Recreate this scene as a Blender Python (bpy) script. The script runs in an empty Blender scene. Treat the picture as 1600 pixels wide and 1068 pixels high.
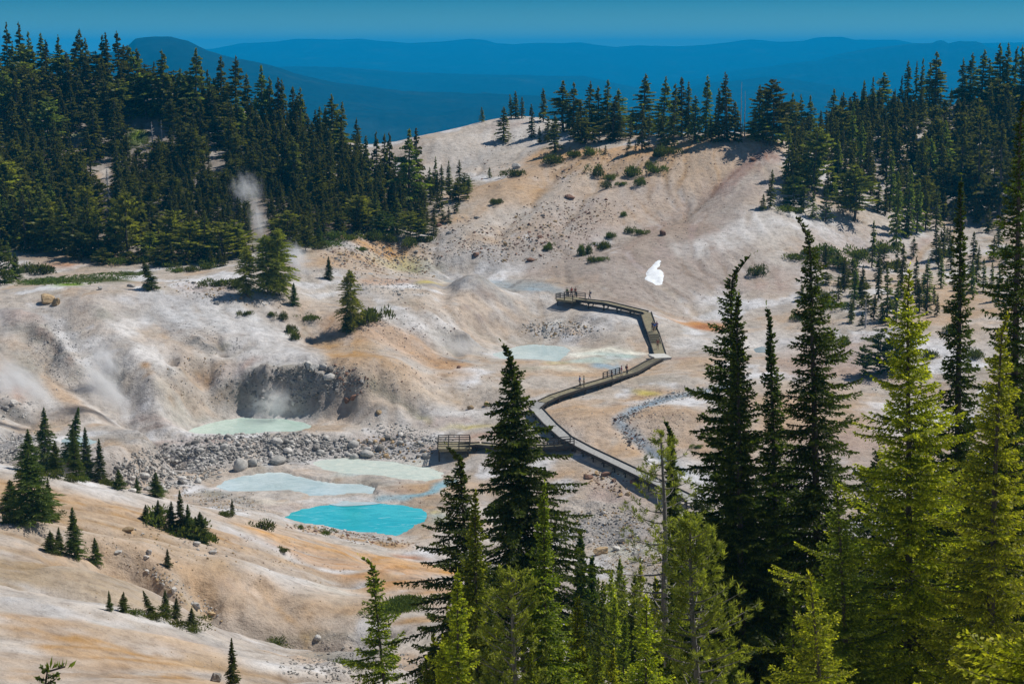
import bpy, math, random
import numpy as np
from mathutils import Vector

# ------------------------------------------------------------------ basics
SC = bpy.context.scene
COL = SC.collection
FPX = 2667.0            # focal length in photo pixels (1600 wide)
PITCH = math.radians(9.736)
ZC = 55.0               # camera height above the basin floor
CP, SP = math.cos(PITCH), math.sin(PITCH)
rng = np.random.default_rng(7)
random.seed(7)

def raydir(px, py):
    u = (np.asarray(px, float) - 800.0) / FPX
    v = (534.0 - np.asarray(py, float)) / FPX
    return u, CP + v * SP, -SP + v * CP

def at(px, py, D):
    dx, dy, dz = raydir(px, py)
    t = D / dy
    return dx * t, D, ZC + dz * t

def on_plane(px, py, z):
    dx, dy, dz = raydir(px, py)
    t = (z - ZC) / dz
    return dx * t, dy * t

def smooth(a, b, x):
    t = np.clip((x - a) / (b - a), 0, 1)
    return t * t * (3 - 2 * t)

# gradient noise in numpy
def _hash(ix, iy, seed):
    h = (ix.astype(np.int64) * 374761393 + iy.astype(np.int64) * 668265263 + seed * 1274126177) & 0xFFFFFFFF
    h = ((h ^ (h >> 13)) * 1274126177) & 0xFFFFFFFF
    return h ^ (h >> 16)

def gnoise(x, y, seed=0):
    x0 = np.floor(x); y0 = np.floor(y)
    fx = x - x0; fy = y - y0
    ix = x0.astype(np.int64); iy = y0.astype(np.int64)
    ux = fx * fx * fx * (fx * (fx * 6 - 15) + 10); uy = fy * fy * fy * (fy * (fy * 6 - 15) + 10)
    def g(dx, dy):
        a = _hash(ix + dx, iy + dy, seed) * (2 * math.pi / 4294967296.0)
        return np.cos(a) * (fx - dx) + np.sin(a) * (fy - dy)
    a = g(0, 0) * (1 - ux) + g(1, 0) * ux
    b = g(0, 1) * (1 - ux) + g(1, 1) * ux
    return (a * (1 - uy) + b * uy) * 1.5

def fbm(x, y, scale, octv=4, seed=0, gain=0.5, ridged=False):
    s = 0; amp = 1; tot = 0; f = 1.0 / scale
    for o in range(octv):
        n = gnoise(x * f + 17.3 * o, y * f - 9.1 * o, seed + o * 13)
        if ridged: n = 1 - 2 * np.abs(n)
        s = s + n * amp; tot += amp; amp *= gain; f *= 2.03
    return s / tot

# ------------------------------------------------------------------ terrain control points
# visible ones: (photo x, photo y, distance)
VIS = """
0 728 165;200 765 178;350 800 190;440 815 200;560 840 204;700 862 203;100 745 171;
0 790 152;200 850 150;300 850 158;400 900 152;500 850 185;450 870 168;500 900 165;600 900 172;
560 995 140;640 935 152;430 985 142;330 950 143;230 900 143;120 860 143;
0 830 141;0 895 126;100 890 130;200 930 128;
0 922 96;130 943 96;200 955 96;310 985 96;400 1015 98;480 1040 103;0 1000 80;0 1068 70;200 1068 73;400 1062 84;560 1068 120;
560 1045 128;650 980 140;700 950 150;680 1060 122;
950 850 205;950 900 190;800 860 203;1050 850 200;800 940 170;
1200 650 250;1300 700 232;1150 750 222;1250 850 185;1100 650 250;
1060 500 318;1200 480 325;1100 440 340;1100 350 375;1050 300 392;1100 217 420;1210 217 420;1020 425 340;
1230 350 372;1250 430 345;1350 400 370;1450 380 385;1350 300 420;1450 205 480;1500 168 520;1600 140 540;1600 300 430;
1250 235 445;1350 190 500;1500 450 340;1600 450 335;1400 520 300;1500 600 265;1600 600 260;1400 650 248;1600 750 205;
660 222 440;720 203 455;800 182 465;870 190 460;700 262 425;780 232 440;870 237 430;1000 230 418;930 232 424;
700 350 370;800 300 392;900 350 372;850 400 350;780 420 343;700 432 338;850 445 332;880 462 324;960 400 350;1000 350 370;
620 405 348;620 370 356;560 380 346;640 300 400;600 262 430;680 385 350;
480 378 345;480 420 320;430 452 302;350 432 312;250 447 299;130 432 316;0 440 314;0 450 302;100 457 292;180 462 290;
100 392 345;250 397 343;0 402 340;350 405 338;100 300 395;100 200 440;100 120 470;0 120 470;300 200 440;300 150 463;200 130 468;
450 250 415;430 190 450;550 242 445;370 170 458;
250 490 286;340 600 262;330 640 256;400 525 283;470 555 277;400 576 269;470 574 269;530 600 264;150 500 281;200 580 263;250 620 256;300 655 250;
50 550 268;100 600 258;150 645 249;0 600 256;0 660 240;200 670 252;250 700 246;100 690 244;
600 700 248;550 680 253;540 645 262;560 600 263;600 560 277;560 510 291;500 470 303;600 470 306;650 450 318;500 520 289;
700 480 305;740 458 318;720 552 288;700 620 264;800 600 269;640 650 258;700 680 250;800 700 242;900 640 255;950 690 241;1000 745 225;
900 515 308;900 490 316;960 500 312;1015 492 314;1030 552 295;820 500 315;760 500 308;1100 560 285;1000 620 262;
"""
# hidden or off-frame ones: (photo x as bearing, distance, height)
HID = """
0 110 14;200 110 11;310 112 8;400 118 6;0 195 2;200 205 -2;350 212 -4;
800 0 53;-800 0 51;2400 0 54;800 20 46;0 20 46;1600 20 46.5;800 -30 56;
800 50 33;1300 50 32.5;1600 50 33;700 60 28.5;1000 60 28;300 50 34;0 50 34.5;1300 75 22.5;1600 75 24;900 75 23;900 100 15.5;1050 100 15;
1300 100 14;1600 105 14.5;1000 130 7;1200 140 6;1600 150 9;1400 180 5;1600 180 8;900 140 5;
400 310 11;250 312 11;0 500 42;100 505 41;200 500 38;300 500 32;400 500 22;550 500 14;660 500 12;800 500 22;1000 470 27;1100 460 28;1000 520 14;
1210 460 28;1250 520 16;1450 540 24;1600 600 30;1350 560 20;0 560 22;400 560 0;800 570 0;1200 580 -2;
-400 70 31;-400 150 16;-400 240 4;-400 300 14;-400 345 14;-400 440 34;-400 520 36;-400 20 48;
2000 70 26;2000 150 14;2000 240 8;2000 340 10;2000 430 20;2000 540 44;2000 20 48;
0 620 -10;800 640 -20;1600 680 0;-400 640 -10;2000 680 10
"""
pts = []
for ln in VIS.replace('\n', '').split(';'):
    if ln.strip():
        a, b, d = map(float, ln.split()); pts.append(at(a, b, d))
for ln in HID.replace('\n', '').split(';'):
    if ln.strip():
        a, d, z = map(float, ln.split()); pts.append(((a - 800) / FPX * max(d, 60) / 0.985, d, z + .006 * max(d, 0)))
P = np.array([[float(v) for v in p] for p in pts])

def tps_fit(P, lam):
    n = len(P); s = 100.0
    X = P[:, :2] / s
    r2 = ((X[:, None, :] - X[None, :, :]) ** 2).sum(-1)
    K = 0.5 * r2 * np.log(r2 + 1e-12) + lam * np.eye(n)
    A = np.zeros((n + 3, n + 3)); A[:n, :n] = K
    A[:n, n] = 1; A[:n, n + 1:] = X; A[n, :n] = 1; A[n + 1:, :n] = X.T
    return X, np.linalg.solve(A, np.concatenate([P[:, 2], [0, 0, 0]])), s

TX, TW, TS = tps_fit(P, 2e-4)
def tps(x, y):
    x = (x / TS); y = (y / TS)
    out = np.full(x.shape, TW[-3]) + TW[-2] * x + TW[-1] * y
    for i in range(len(TX)):
        r2 = (x - TX[i, 0]) ** 2 + (y - TX[i, 1]) ** 2
        out += TW[i] * 0.5 * r2 * np.log(r2 + 1e-12)
    return out

# world raster of the terrain: 0.5 m cells
RES = 0.5
X0, X1, Y0, Y1 = -230.0, 230.0, -34.0, 660.0
gx = np.arange(X0, X1 + RES, RES); gy = np.arange(Y0, Y1 + RES, RES)
cx = np.arange(X0, X1 + 4, 2.0); cy = np.arange(Y0, Y1 + 4, 2.0)
CX, CY = np.meshgrid(cx, cy)
CZ = tps(CX, CY)

def upsample(Cz):
    # separable Catmull-Rom from the 2 m grid to the 0.5 m grid
    def cr(A, c0, step, q):
        t = (q - c0) / step; i = np.clip(np.floor(t).astype(int), 1, A.shape[0] - 3); f = (t - i)[:, None]
        a, b, c, d = A[i - 1], A[i], A[i + 1], A[i + 2]
        return 0.5 * ((2 * b) + (-a + c) * f + (2 * a - 5 * b + 4 * c - d) * f ** 2 + (-a + 3 * b - 3 * c + d) * f ** 3)
    R = cr(Cz, Y0, 2.0, gy)
    return cr(R.T, X0, 2.0, gx).T

GX, GY = np.meshgrid(gx, gy)
Z = upsample(CZ)

def lookup(A, x, y):
    fx = np.clip((np.asarray(x, float) - X0) / RES, 0, A.shape[1] - 1.001)
    fy = np.clip((np.asarray(y, float) - Y0) / RES, 0, A.shape[0] - 1.001)
    ix = fx.astype(int); iy = fy.astype(int); fx = fx - ix; fy = fy - iy
    if A.ndim == 3: fx = fx[..., None]; fy = fy[..., None]
    return (A[iy, ix] * (1 - fx) + A[iy, ix + 1] * fx) * (1 - fy) + (A[iy + 1, ix] * (1 - fx) + A[iy + 1, ix + 1] * fx) * fy

def hits(px, py, off=0.0):
    """first crossing of the sight line through a photo pixel with the terrain (+off); world x, y, z"""
    px = np.atleast_1d(np.asarray(px, float)); py = np.atleast_1d(np.asarray(py, float))
    D = 40.0 * (15.5 ** np.linspace(0, 1, 900))
    res = []
    for c in range(0, len(px), 400):
        dx, dy, dz = raydir(px[c:c + 400], py[c:c + 400])
        t = D[None, :] / dy[:, None]
        below = (ZC + dz[:, None] * t) < lookup(Z, dx[:, None] * t, np.broadcast_to(D, t.shape)) + off
        k = np.where(below.any(1), below.argmax(1), len(D) - 1); k = np.maximum(k, 1)
        lo = D[k - 1]; hi = D[k]
        for _ in range(9):
            m = (lo + hi) / 2; tt = m / dy
            b = (ZC + dz * tt) < lookup(Z, dx * tt, m) + off
            hi = np.where(b, m, hi); lo = np.where(b, lo, m)
        tt = hi / dy
        res.append(np.stack([dx * tt, hi, ZC + dz * tt], -1))
    return np.concatenate(res)

def hit(px, py, off=0.0): return hits([px], [py], off)[0]

def seg_dist(x, y, poly, closed):
    """distance to a polyline; and t along it (0..1)"""
    best = np.full(x.shape, 1e9); tt = np.zeros(x.shape)
    n = len(poly); m = n if closed else n - 1
    for i in range(m):
        ax, ay = poly[i][:2]; bx, by = poly[(i + 1) % n][:2]
        ex, ey = bx - ax, by - ay; L = ex * ex + ey * ey + 1e-9
        t = np.clip(((x - ax) * ex + (y - ay) * ey) / L, 0, 1)
        d = np.hypot(x - ax - t * ex, y - ay - t * ey)
        tt = np.where(d < best, (i + t) / m, tt); best = np.minimum(best, d)
    return best, tt

def inside(x, y, poly):
    r = np.zeros(x.shape, bool); n = len(poly)
    for i in range(n):
        ax, ay = poly[i][:2]; bx, by = poly[(i + 1) % n][:2]
        c = ((ay > y) != (by > y)) & (x < (bx - ax) * (y - ay) / (by - ay + 1e-12) + ax)
        r ^= c
    return r

def window(x0, x1, y0, y1):
    i0 = int(max(0, (x0 - X0) / RES)); i1 = int(min(len(gx), (x1 - X0) / RES + 2))
    j0 = int(max(0, (y0 - Y0) / RES)); j1 = int(min(len(gy), (y1 - Y0) / RES + 2))
    return slice(j0, j1), slice(max(0, i0), max(i0 + 1, i1))

def blob_mask(px, py, rx, ry, rot=0.0, soft=1.0):
    a = math.radians(rot); ca, sa = math.cos(a), math.sin(a)
    H = hits([px, px + rx * ca, px - ry * sa, px + ry * sa, px - rx * ca], [py, py + rx * sa, py + ry * ca, py - ry * ca, py - rx * sa])
    c = H[0]; A, B, B2, A2 = [H[i][:2] - c[:2] for i in (1, 2, 3, 4)]
    if np.hypot(*B2) < np.hypot(*B): B = -B2
    if np.hypot(*A2) < np.hypot(*A): A = -A2
    M = np.array([A, B]).T
    if abs(np.linalg.det(M)) < 1e-3: M = M + np.eye(2) * 0.5
    R = (np.hypot(*A) + np.hypot(*B)) * 1.3
    w = window(c[0] - R, c[0] + R, c[1] - R, c[1] + R)
    Mi = np.linalg.inv(M)
    wx = GX[w] - c[0] + WARPX[w] * min(3.0, R * 0.25); wy = GY[w] - c[1] + WARPY[w] * min(4.0, R * 0.3)
    a_ = Mi[0, 0] * wx + Mi[0, 1] * wy; b_ = Mi[1, 0] * wx + Mi[1, 1] * wy
    r = np.sqrt(a_ * a_ + b_ * b_)
    return w, 1 - smooth(1 - 0.75 * soft, 1 + 0.25 * soft, r)

WARPX = fbm(GX, GY, 9, 4, 51); WARPY = fbm(GX, GY, 9, 4, 52)

def polyw(pxs, z=None):
    if z is None: return [tuple(p[:2]) for p in hits([p[0] for p in pxs], [p[1] for p in pxs])]
    return [tuple(float(v) for v in on_plane(a, b, z)) for a, b in pxs]

# ------------------------------------------------------------------ local relief
def bump(px, py, rx, ry, h, rot=0):
    c = hit(px, py); a = math.radians(rot); R = 3 * max(rx, ry)
    w = window(c[0] - R, c[0] + R, c[1] - R, c[1] + R)
    x = GX[w] - c[0] + WARPX[w] * rx * .3; y = GY[w] - c[1] + WARPY[w] * ry * .3
    u = (x * math.cos(a) + y * math.sin(a)) / rx; v = (-x * math.sin(a) + y * math.cos(a)) / ry
    Z[w] += h * np.exp(-(u * u + v * v))

def crease(pxs, h, width, sharp=1.0, warp=1.0):
    pl = polyw(pxs); xs = [p[0] for p in pl]; ys = [p[1] for p in pl]; m = width * 4
    w = window(min(xs) - m, max(xs) + m, min(ys) - m, max(ys) + m)
    d, t = seg_dist(GX[w] + WARPX[w] * warp * 1.5, GY[w] + WARPY[w] * warp * 1.5, pl, False)
    e = np.exp(-(d / width) ** (2 * sharp)) * np.minimum(1, np.minimum(t, 1 - t) * 6 + .15)
    Z[w] += h * e

_CL = []     # all features located on the smooth terrain first
Zs = Z.copy()
# white dome, its bowl and the steaming face on the left
crease([(120, 462), (165, 510), (215, 575), (262, 625), (300, 655)], 1.5, 4.0)
crease([(395, 520), (440, 550), (500, 575)], 1.2, 5)
bump(325, 590, 5, 8, -2.6); bump(345, 625, 4, 6, -1.4); bump(290, 620, 3.0, 5, -1.0)
bump(300, 575, 1.6, 2.2, -1.6); bump(322, 588, 1.4, 2.5, -2.2); bump(265, 560, 1.2, 3, -.9)
bump(350, 545, 2.0, 2.2, -1.3); bump(335, 530, 1.6, 2, -.9)
crease([(30, 500), (75, 545), (120, 600), (170, 650)], -.8, 2.6)
crease([(0, 480), (50, 515), (95, 560), (120, 590)], 1.0, 2.2)
crease([(150, 560), (180, 600), (220, 645)], -.7, 2.4)
bump(90, 545, 3, 4, -.6); bump(175, 590, 3, 5, -.7); bump(10, 640, 6, 6, -1.0)
# middle ridge
crease([(505, 480), (560, 520), (600, 560), (640, 610)], 1.0, 6)
crease([(574, 590), (620, 625), (665, 655)], -1.4, 2.2)
crease([(590, 510), (660, 560), (700, 600), (760, 640)], -.8, 4)
bump(640, 640, 6, 5, .9); bump(600, 645, 5, 4, .6)
# knobs and mud craters in the centre
bump(742, 452, 4, 5, 2.6); bump(728, 492, 1.4, 2.0, -1.0); bump(752, 502, 2.0, 2.4, -1.2)
bump(738, 545, 6, 5, -2.0); bump(705, 545, 4, 4, -1.0); bump(690, 515, 5, 5, .8); bump(775, 520, 3, 4, 1.0)
bump(870, 480, 7, 8, -.5); bump(940, 500, 9, 9, .9); bump(820, 510, 5, 4, .9)
bump(890, 520, 5, 3, .4); bump(790, 470, 6, 4, 1.0)
crease([(690, 430), (700, 450), (690, 475), (720, 500)], -.9, 1.8)
# right of the walkway
bump(960, 655, 10, 6, .9); bump(1050, 600, 10, 7, .8); bump(1090, 650, 12, 8, 1.2); bump(900, 665, 9, 5, .8)
crease([(1160, 600), (1090, 612), (1040, 625), (985, 642), (965, 660), (1000, 690), (1030, 712), (1060, 740)], -.45, 1.4)
crease([(760, 590), (820, 600), (850, 605)], -.4, 3)
# back slope
crease([(660, 345), (690, 400), (760, 432)], -1.6, 5)
crease([(1190, 225), (1100, 300), (1000, 350), (900, 400)], -1.2, 4)
crease([(1220, 240), (1160, 330), (1100, 420)], .9, 7)
crease([(900, 240), (850, 290), (800, 340), (760, 380)], -1.0, 3.5)
crease([(960, 240), (920, 300), (860, 360)], -.8, 3)
bump(875, 232, 10, 5, 1.5)
# near left slopes
crease([(120, 850), (230, 905), (330, 955), (430, 988), (540, 1000), (620, 975)], -2.6, 2.2)
crease([(280, 905), (320, 930), (345, 960)], -1.3, 1.3)
crease([(210, 880), (300, 900), (420, 950)], .6, 5)
crease([(450, 840), (540, 900), (600, 930)], -.6, 4); crease([(0, 826), (90, 842), (180, 865), (230, 885)], .9, 2.5); crease([(60, 870), (150, 890), (220, 908)], -.8, 2.0); crease([(360, 905), (430, 935), (470, 965)], -.6, 1.5); crease([(560, 860), (600, 890), (650, 905)], -.7, 2.0)
crease([(330, 870), (430, 920), (500, 960)], .7, 4)
bump(640, 915, 8, 6, 1.0)

# pools: (outline in the photo, water level, blend to the south, blend to the north)
POOLS = {
 'mint':  ([(296, 673), (325, 662), (350, 656), (380, 652), (410, 655), (440, 654), (470, 659), (492, 666), (480, 672), (455, 674), (430, 673), (400, 676), (350, 679), (315, 679)], -2.45, 3.0, 2.2),
 'pale':  ([(338, 760), (356, 750), (378, 743), (420, 735), (452, 734), (477, 732), (500, 737), (513, 741), (540, 744), (561, 747), (580, 753), (592, 760), (586, 768), (594, 775), (575, 781), (548, 783), (519, 783), (490, 776), (477, 772), (450, 769), (420, 767), (385, 768), (355, 766)], -4.68, 4.0, 3.5),
 'blue':  ([(443, 808), (455, 801), (477, 794), (500, 790), (519, 787), (547, 785), (580, 786), (603, 788), (630, 790), (651, 794), (662, 800), (668, 807), (660, 815), (645, 824), (617, 836), (595, 834), (575, 831), (555, 829), (533, 825), (500, 819), (477, 817), (452, 815)], -4.72, 3.0, 4.0),
 'crust': ([(486, 722), (510, 718), (545, 716), (585, 719), (620, 722), (650, 729), (690, 738), (692, 746), (662, 751), (625, 747), (600, 742), (570, 740), (540, 738), (510, 733)], -4.42, 2.5, 3.0),
 'basin': ([(770, 553), (790, 547), (810, 541), (834, 538), (858, 539), (880, 542), (889, 547), (884, 556), (872, 564), (850, 562), (834, 561), (810, 560), (785, 560)], 2.1, 3.0, 5.5),
 'small': ([(1178, 545), (1190, 541), (1200, 545), (1196, 552), (1182, 551)], 2.8, 2.0, 2.5),
 'side':  ([(95, 688), (112, 682), (135, 684), (150, 690), (130, 696), (104, 695)], .3, 2.0, 2.5),
}
POOLW = {}
for k, (pl, lev, bs, bn) in POOLS.items():
    w_ = polyw(pl, lev); POOLW[k] = w_
    xs = [p[0] for p in w_]; ys = [p[1] for p in w_]
    w = window(min(xs) - 12, max(xs) + 12, min(ys) - 12, max(ys) + 14)
    d, _ = seg_dist(GX[w], GY[w], w_, True); ins = inside(GX[w], GY[w], w_)
    my = (min(ys) + max(ys)) / 2; k_ = smooth(-2, 3, GY[w] - my)
    bl = bs * 2.2 * (1 - k_) + bn * 2.2 * k_
    dd = d * (1 + .5 * WARPX[w])
    m = smooth(0, 1, dd / bl)
    zo = lev + .03 + np.abs((Z[w] - lev)) * m + .05 * np.minimum(d, 4)
    zo = np.where(Z[w] < lev, lev + .03 + .06 * np.minimum(d, 6) + (Z[w] - lev) * smooth(.6, 1, d / 11), zo)
    zo = zo * (1 - smooth(9, 12, d)) + Z[w] * smooth(9, 12, d)
    Z[w] = np.where(ins, lev - .12 - .25 * np.minimum(d, 2.5), np.maximum(zo, np.where(d < 4, lev + .03, -99)))

# ---- rubble zones: (x, y, rx, ry, rot, amount)
RUB = """
470 695 215 26 3 1;275 735 100 36 -8 1;640 690 60 16 0 .8;110 705 110 22 5 .8;20 700 40 30 0 .8;700 800 30 30 0 .4;
940 810 90 60 0 .9;980 870 70 40 0 .9;900 760 40 20 0 .6;545 590 45 22 25 .8;
620 400 70 40 0 .8;680 400 50 30 0 .7;560 395 60 25 0 .8;500 430 60 30 0 .5;
840 370 100 42 -15 .7;900 300 70 20 -25 .5;740 360 50 30 0 .4;
860 510 60 14 0 .7;930 525 55 12 0 .7;320 455 70 22 10 .6;380 455 50 15 0 .6;
80 545 50 45 45 .8;180 600 35 40 50 .6;300 520 60 18 20 .3;450 600 90 36 0 .9;
560 1040 120 30 0 .9;520 990 60 20 0 .6;560 830 110 9 10 .9;360 780 60 14 10 .9;
1020 650 60 30 20 .4;250 920 70 8 28 .7;1330 520 110 60 0 .5;1450 600 120 60 0 .5;1260 620 90 80 0 .3;
1080 240 130 16 0 .5;1300 320 80 120 0 .3;1500 300 160 100 0 .3
"""
ROUGH = np.zeros_like(Z)
for ln in RUB.replace('\n', '').split(';'):
    if ln.strip():
        a = list(map(float, ln.split())); w, m = blob_mask(*a[:5])
        ROUGH[w] = np.maximum(ROUGH[w], m * a[5])
WET = np.zeros_like(Z)
for k, w_ in POOLW.items():
    xs = [p[0] for p in w_]; ys = [p[1] for p in w_]
    w = window(min(xs) - 8, max(xs) + 8, min(ys) - 8, max(ys) + 8)
    d, _ = seg_dist(GX[w], GY[w], w_, True); ins = inside(GX[w], GY[w], w_)
    WET[w] = np.maximum(WET[w], np.where(ins, 1, 1 - smooth(0, 5, d)))

# line-integral noise: streaks that run down the fall line
def flow_noise(step, n, seed, blur=0, scale=None):
    gzy, gzx = np.gradient(Zf, RES)
    L = np.hypot(gzx, gzy) + 1e-4
    vx, vy = -gzx / L, -gzy / L
    src = np.random.default_rng(seed).random(Z.shape) if scale is None else fbm(GX, GY, scale, 2, seed)
    acc = src.copy(); 
    for sg in (1, -1):
        x = GX.copy(); y = GY.copy()
        for i in range(n):
            ix = np.clip(((x - X0) / RES).astype(np.int32), 0, Z.shape[1] - 1); iy = np.clip(((y - Y0) / RES).astype(np.int32), 0, Z.shape[0] - 1)
            x += sg * step * vx[iy, ix]; y += sg * step * vy[iy, ix]
            ix = np.clip(((x - X0) / RES).astype(np.int32), 0, Z.shape[1] - 1); iy = np.clip(((y - Y0) / RES).astype(np.int32), 0, Z.shape[0] - 1)
            acc += src[iy, ix]
    acc = acc - acc.mean(); return acc / acc.std()

def box(A, n):
    for ax in (0, 1):
        c = np.cumsum(np.pad(A, [(n + 1, n) if ax == i else (0, 0) for i in (0, 1)], mode='edge'), axis=ax)
        A = ((c[2 * n + 1:] - c[:-2 * n - 1]) if ax == 0 else (c[:, 2 * n + 1:] - c[:, :-2 * n - 1])) / (2 * n + 1)
    return A
Zf = box(box(Z, 4), 4)
FL1 = flow_noise(.7, 14, 5, scale=2.2)      # broad streaks
FL2 = flow_noise(.5, 12, 6)                 # fine rills
gzy, gzx = np.gradient(Zf, RES); SLOPE = np.hypot(gzx, gzy)
# runoff: many drops run down the slopes; where they gather, rills are cut
def runoff(nd, steps, seed):
    rg = np.random.default_rng(seed); Hn = box(Z, 1) + fbm(GX, GY, 8, 5, 111) * .8
    gy_, gx_ = np.gradient(Hn, RES); L = np.hypot(gx_, gy_) + 1e-5; ux = -gx_ / L; uy = -gy_ / L
    x = rg.uniform(X0 + 60, X1 - 60, nd); y = rg.uniform(60, 520, nd); vx = np.zeros(nd); vy = np.zeros(nd); acc = np.zeros(Z.size)
    for i in range(steps):
        ix = np.clip(((x - X0) / RES).astype(np.int32), 0, Z.shape[1] - 1); iy = np.clip(((y - Y0) / RES).astype(np.int32), 0, Z.shape[0] - 1)
        acc += np.bincount(iy * Z.shape[1] + ix, minlength=Z.size) * min(1, i / 20)
        vx = .45 * vx + .55 * ux[iy, ix]; vy = .45 * vy + .55 * uy[iy, ix]; n_ = np.hypot(vx, vy) + 1e-6
        x += vx / n_ * RES; y += vy / n_ * RES
    return acc.reshape(Z.shape)
ACC = runoff(260000, 130, 3); ACC = np.log1p(ACC / ACC[ACC > 0].mean() * 2)
RILL = smooth(1.1, 2.6, box(ACC, 1)) * .55 + smooth(1.6, 3.2, ACC) * .45
RILL *= smooth(.04, .20, SLOPE)
dry = 1 - WET
Z += dry * (fbm(GX, GY, 26, 3, 1) * .6 * smooth(60, 120, GY) + fbm(GX, GY, 7, 3, 2) * .20)
Z -= dry * (box(RILL, 1) * (.62 + .9 * smooth(.2, .6, SLOPE)) + RILL * .12) * smooth(50, 100, GY)
Z += dry * smooth(.08, .35, SLOPE) * (FL1 * .09 * (.5 + smooth(.25, .6, SLOPE)) + box(FL2, 1) * .02)
rough_n = fbm(GX, GY, 3.6, 4, 3, .6)
Z += dry * ROUGH * (rough_n * 1.05 + fbm(GX, GY, 1.5, 2, 8) * .30)
STEAMY = np.zeros_like(Z)
for a in ((80, 545, 50, 36, 45), (175, 595, 36, 40, 55), (450, 605, 84, 30, 0), (330, 540, 40, 18, 20), (725, 530, 50, 20, 10)):
    w, m = blob_mask(*a); STEAMY[w] = np.maximum(STEAMY[w], m)
# broken rock on the steep walls
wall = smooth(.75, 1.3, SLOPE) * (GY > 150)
Z += wall * dry * (fbm(GX, GY, 3.0, 4, 9, .6, True) * 1.5)
for k, w_ in POOLW.items():     # pool beds stay clear below the water
    xs = [p[0] for p in w_]; ys = [p[1] for p in w_]; lev = POOLS[k][1]
    w = window(min(xs) - 7, max(xs) + 7, min(ys) - 7, max(ys) + 7)
    ww_ = .9 if k in ('small', 'side') else 1.7
    px_ = GX[w] + WARPX[w] * ww_ + .5 * fbm(GX[w], GY[w], 1.6, 2, 5); py_ = GY[w] + WARPY[w] * ww_
    d, _ = seg_dist(px_, py_, w_, True); ins = inside(px_, py_, w_)
    sh_ = {'pale': .07, 'crust': .035, 'basin': .09}.get(k, .20); nz_ = {'pale': .24, 'crust': .30, 'basin': .12}.get(k, .05)
    bed = lev - .03 - sh_ * np.minimum(d, 3.5) + nz_ * fbm(GX[w], GY[w] * 1.7, 5.0, 4, 44)
    out_ = np.where(d < 5, np.maximum(Z[w], lev + .02 + .02 * d), Z[w])
    Z[w] = np.where(ins, np.minimum(Z[w], bed), out_)
Z += (1 - WET) * STEAMY * (fbm(GX, GY, 4.5, 5, 33, .6, True) * 1.5)
# ------------------------------------------------------------------ ground colours (laid out on the terrain, some shade painted in)
PAL = dict(white=(.63, .60, .565), pale=(.50, .445, .385), cream=(.62, .56, .46), grey=(.33, .315, .30), dgrey=(.15, .145, .135), tan=(.46, .33, .22),
           ochre=(.42, .265, .135), orange=(.50, .275, .10), pink=(.39, .30, .255), mauve=(.33, .25, .23), brown=(.22, .15, .11), yellow=(.50, .42, .17), mint=(.44, .52, .47),
           blue=(.30, .36, .39), green=(.06, .09, .022), olive=(.09, .095, .04), duff=(.13, .10, .075), rust=(.40, .20, .11), mud=(.27, .25, .20))
n1 = fbm(GX, GY, 30, 4, 21); n2 = fbm(GX, GY, 8, 4, 22); n3 = fbm(GX, GY, 2.5, 3, 23)
C = np.zeros(Z.shape + (3,))
def mixc(m, key, w=None):
    col = np.array(PAL[key] if isinstance(key, str) else key)
    if w is None: C[:] = C * (1 - m[..., None]) + col * m[..., None]
    else: C[w] = C[w] * (1 - m[..., None]) + col * m[..., None]
C[:] = PAL['pale']
mixc(smooth(-.05, .5, n1 + .5 * n2) * .42, 'tan')
mixc(smooth(0, .6, -n1 + .6 * n2) * .6, 'white')
mixc(smooth(.15, .6, n2 + .3 * n3) * .35, 'grey')
mixc(smooth(.6, 2.2, FL1) * .14, 'white'); mixc(smooth(.6, 2.2, -FL1) * .16, 'tan')
nr_ = fbm(GX + 3 * WARPX, GY + 3 * WARPY, 16, 5, 201, .6); nq_ = fbm(GX - 4 * WARPY, GY + 4 * WARPX, 7, 5, 202, .62); nd_ = fbm(GX + 2 * WARPX, GY, 5, 5, 203, .6, True)
base_ = smooth(60, 90, GY)
mixc(smooth(.10, .22, nr_) * .55 * base_, 'tan'); mixc(smooth(.12, .24, -nr_) * .85 * base_, (.72, .71, .70)); mixc(smooth(.14, .26, nq_) * .45 * base_, 'grey'); mixc(smooth(.16, .3, -nq_) * .35 * base_, 'mud')
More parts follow.
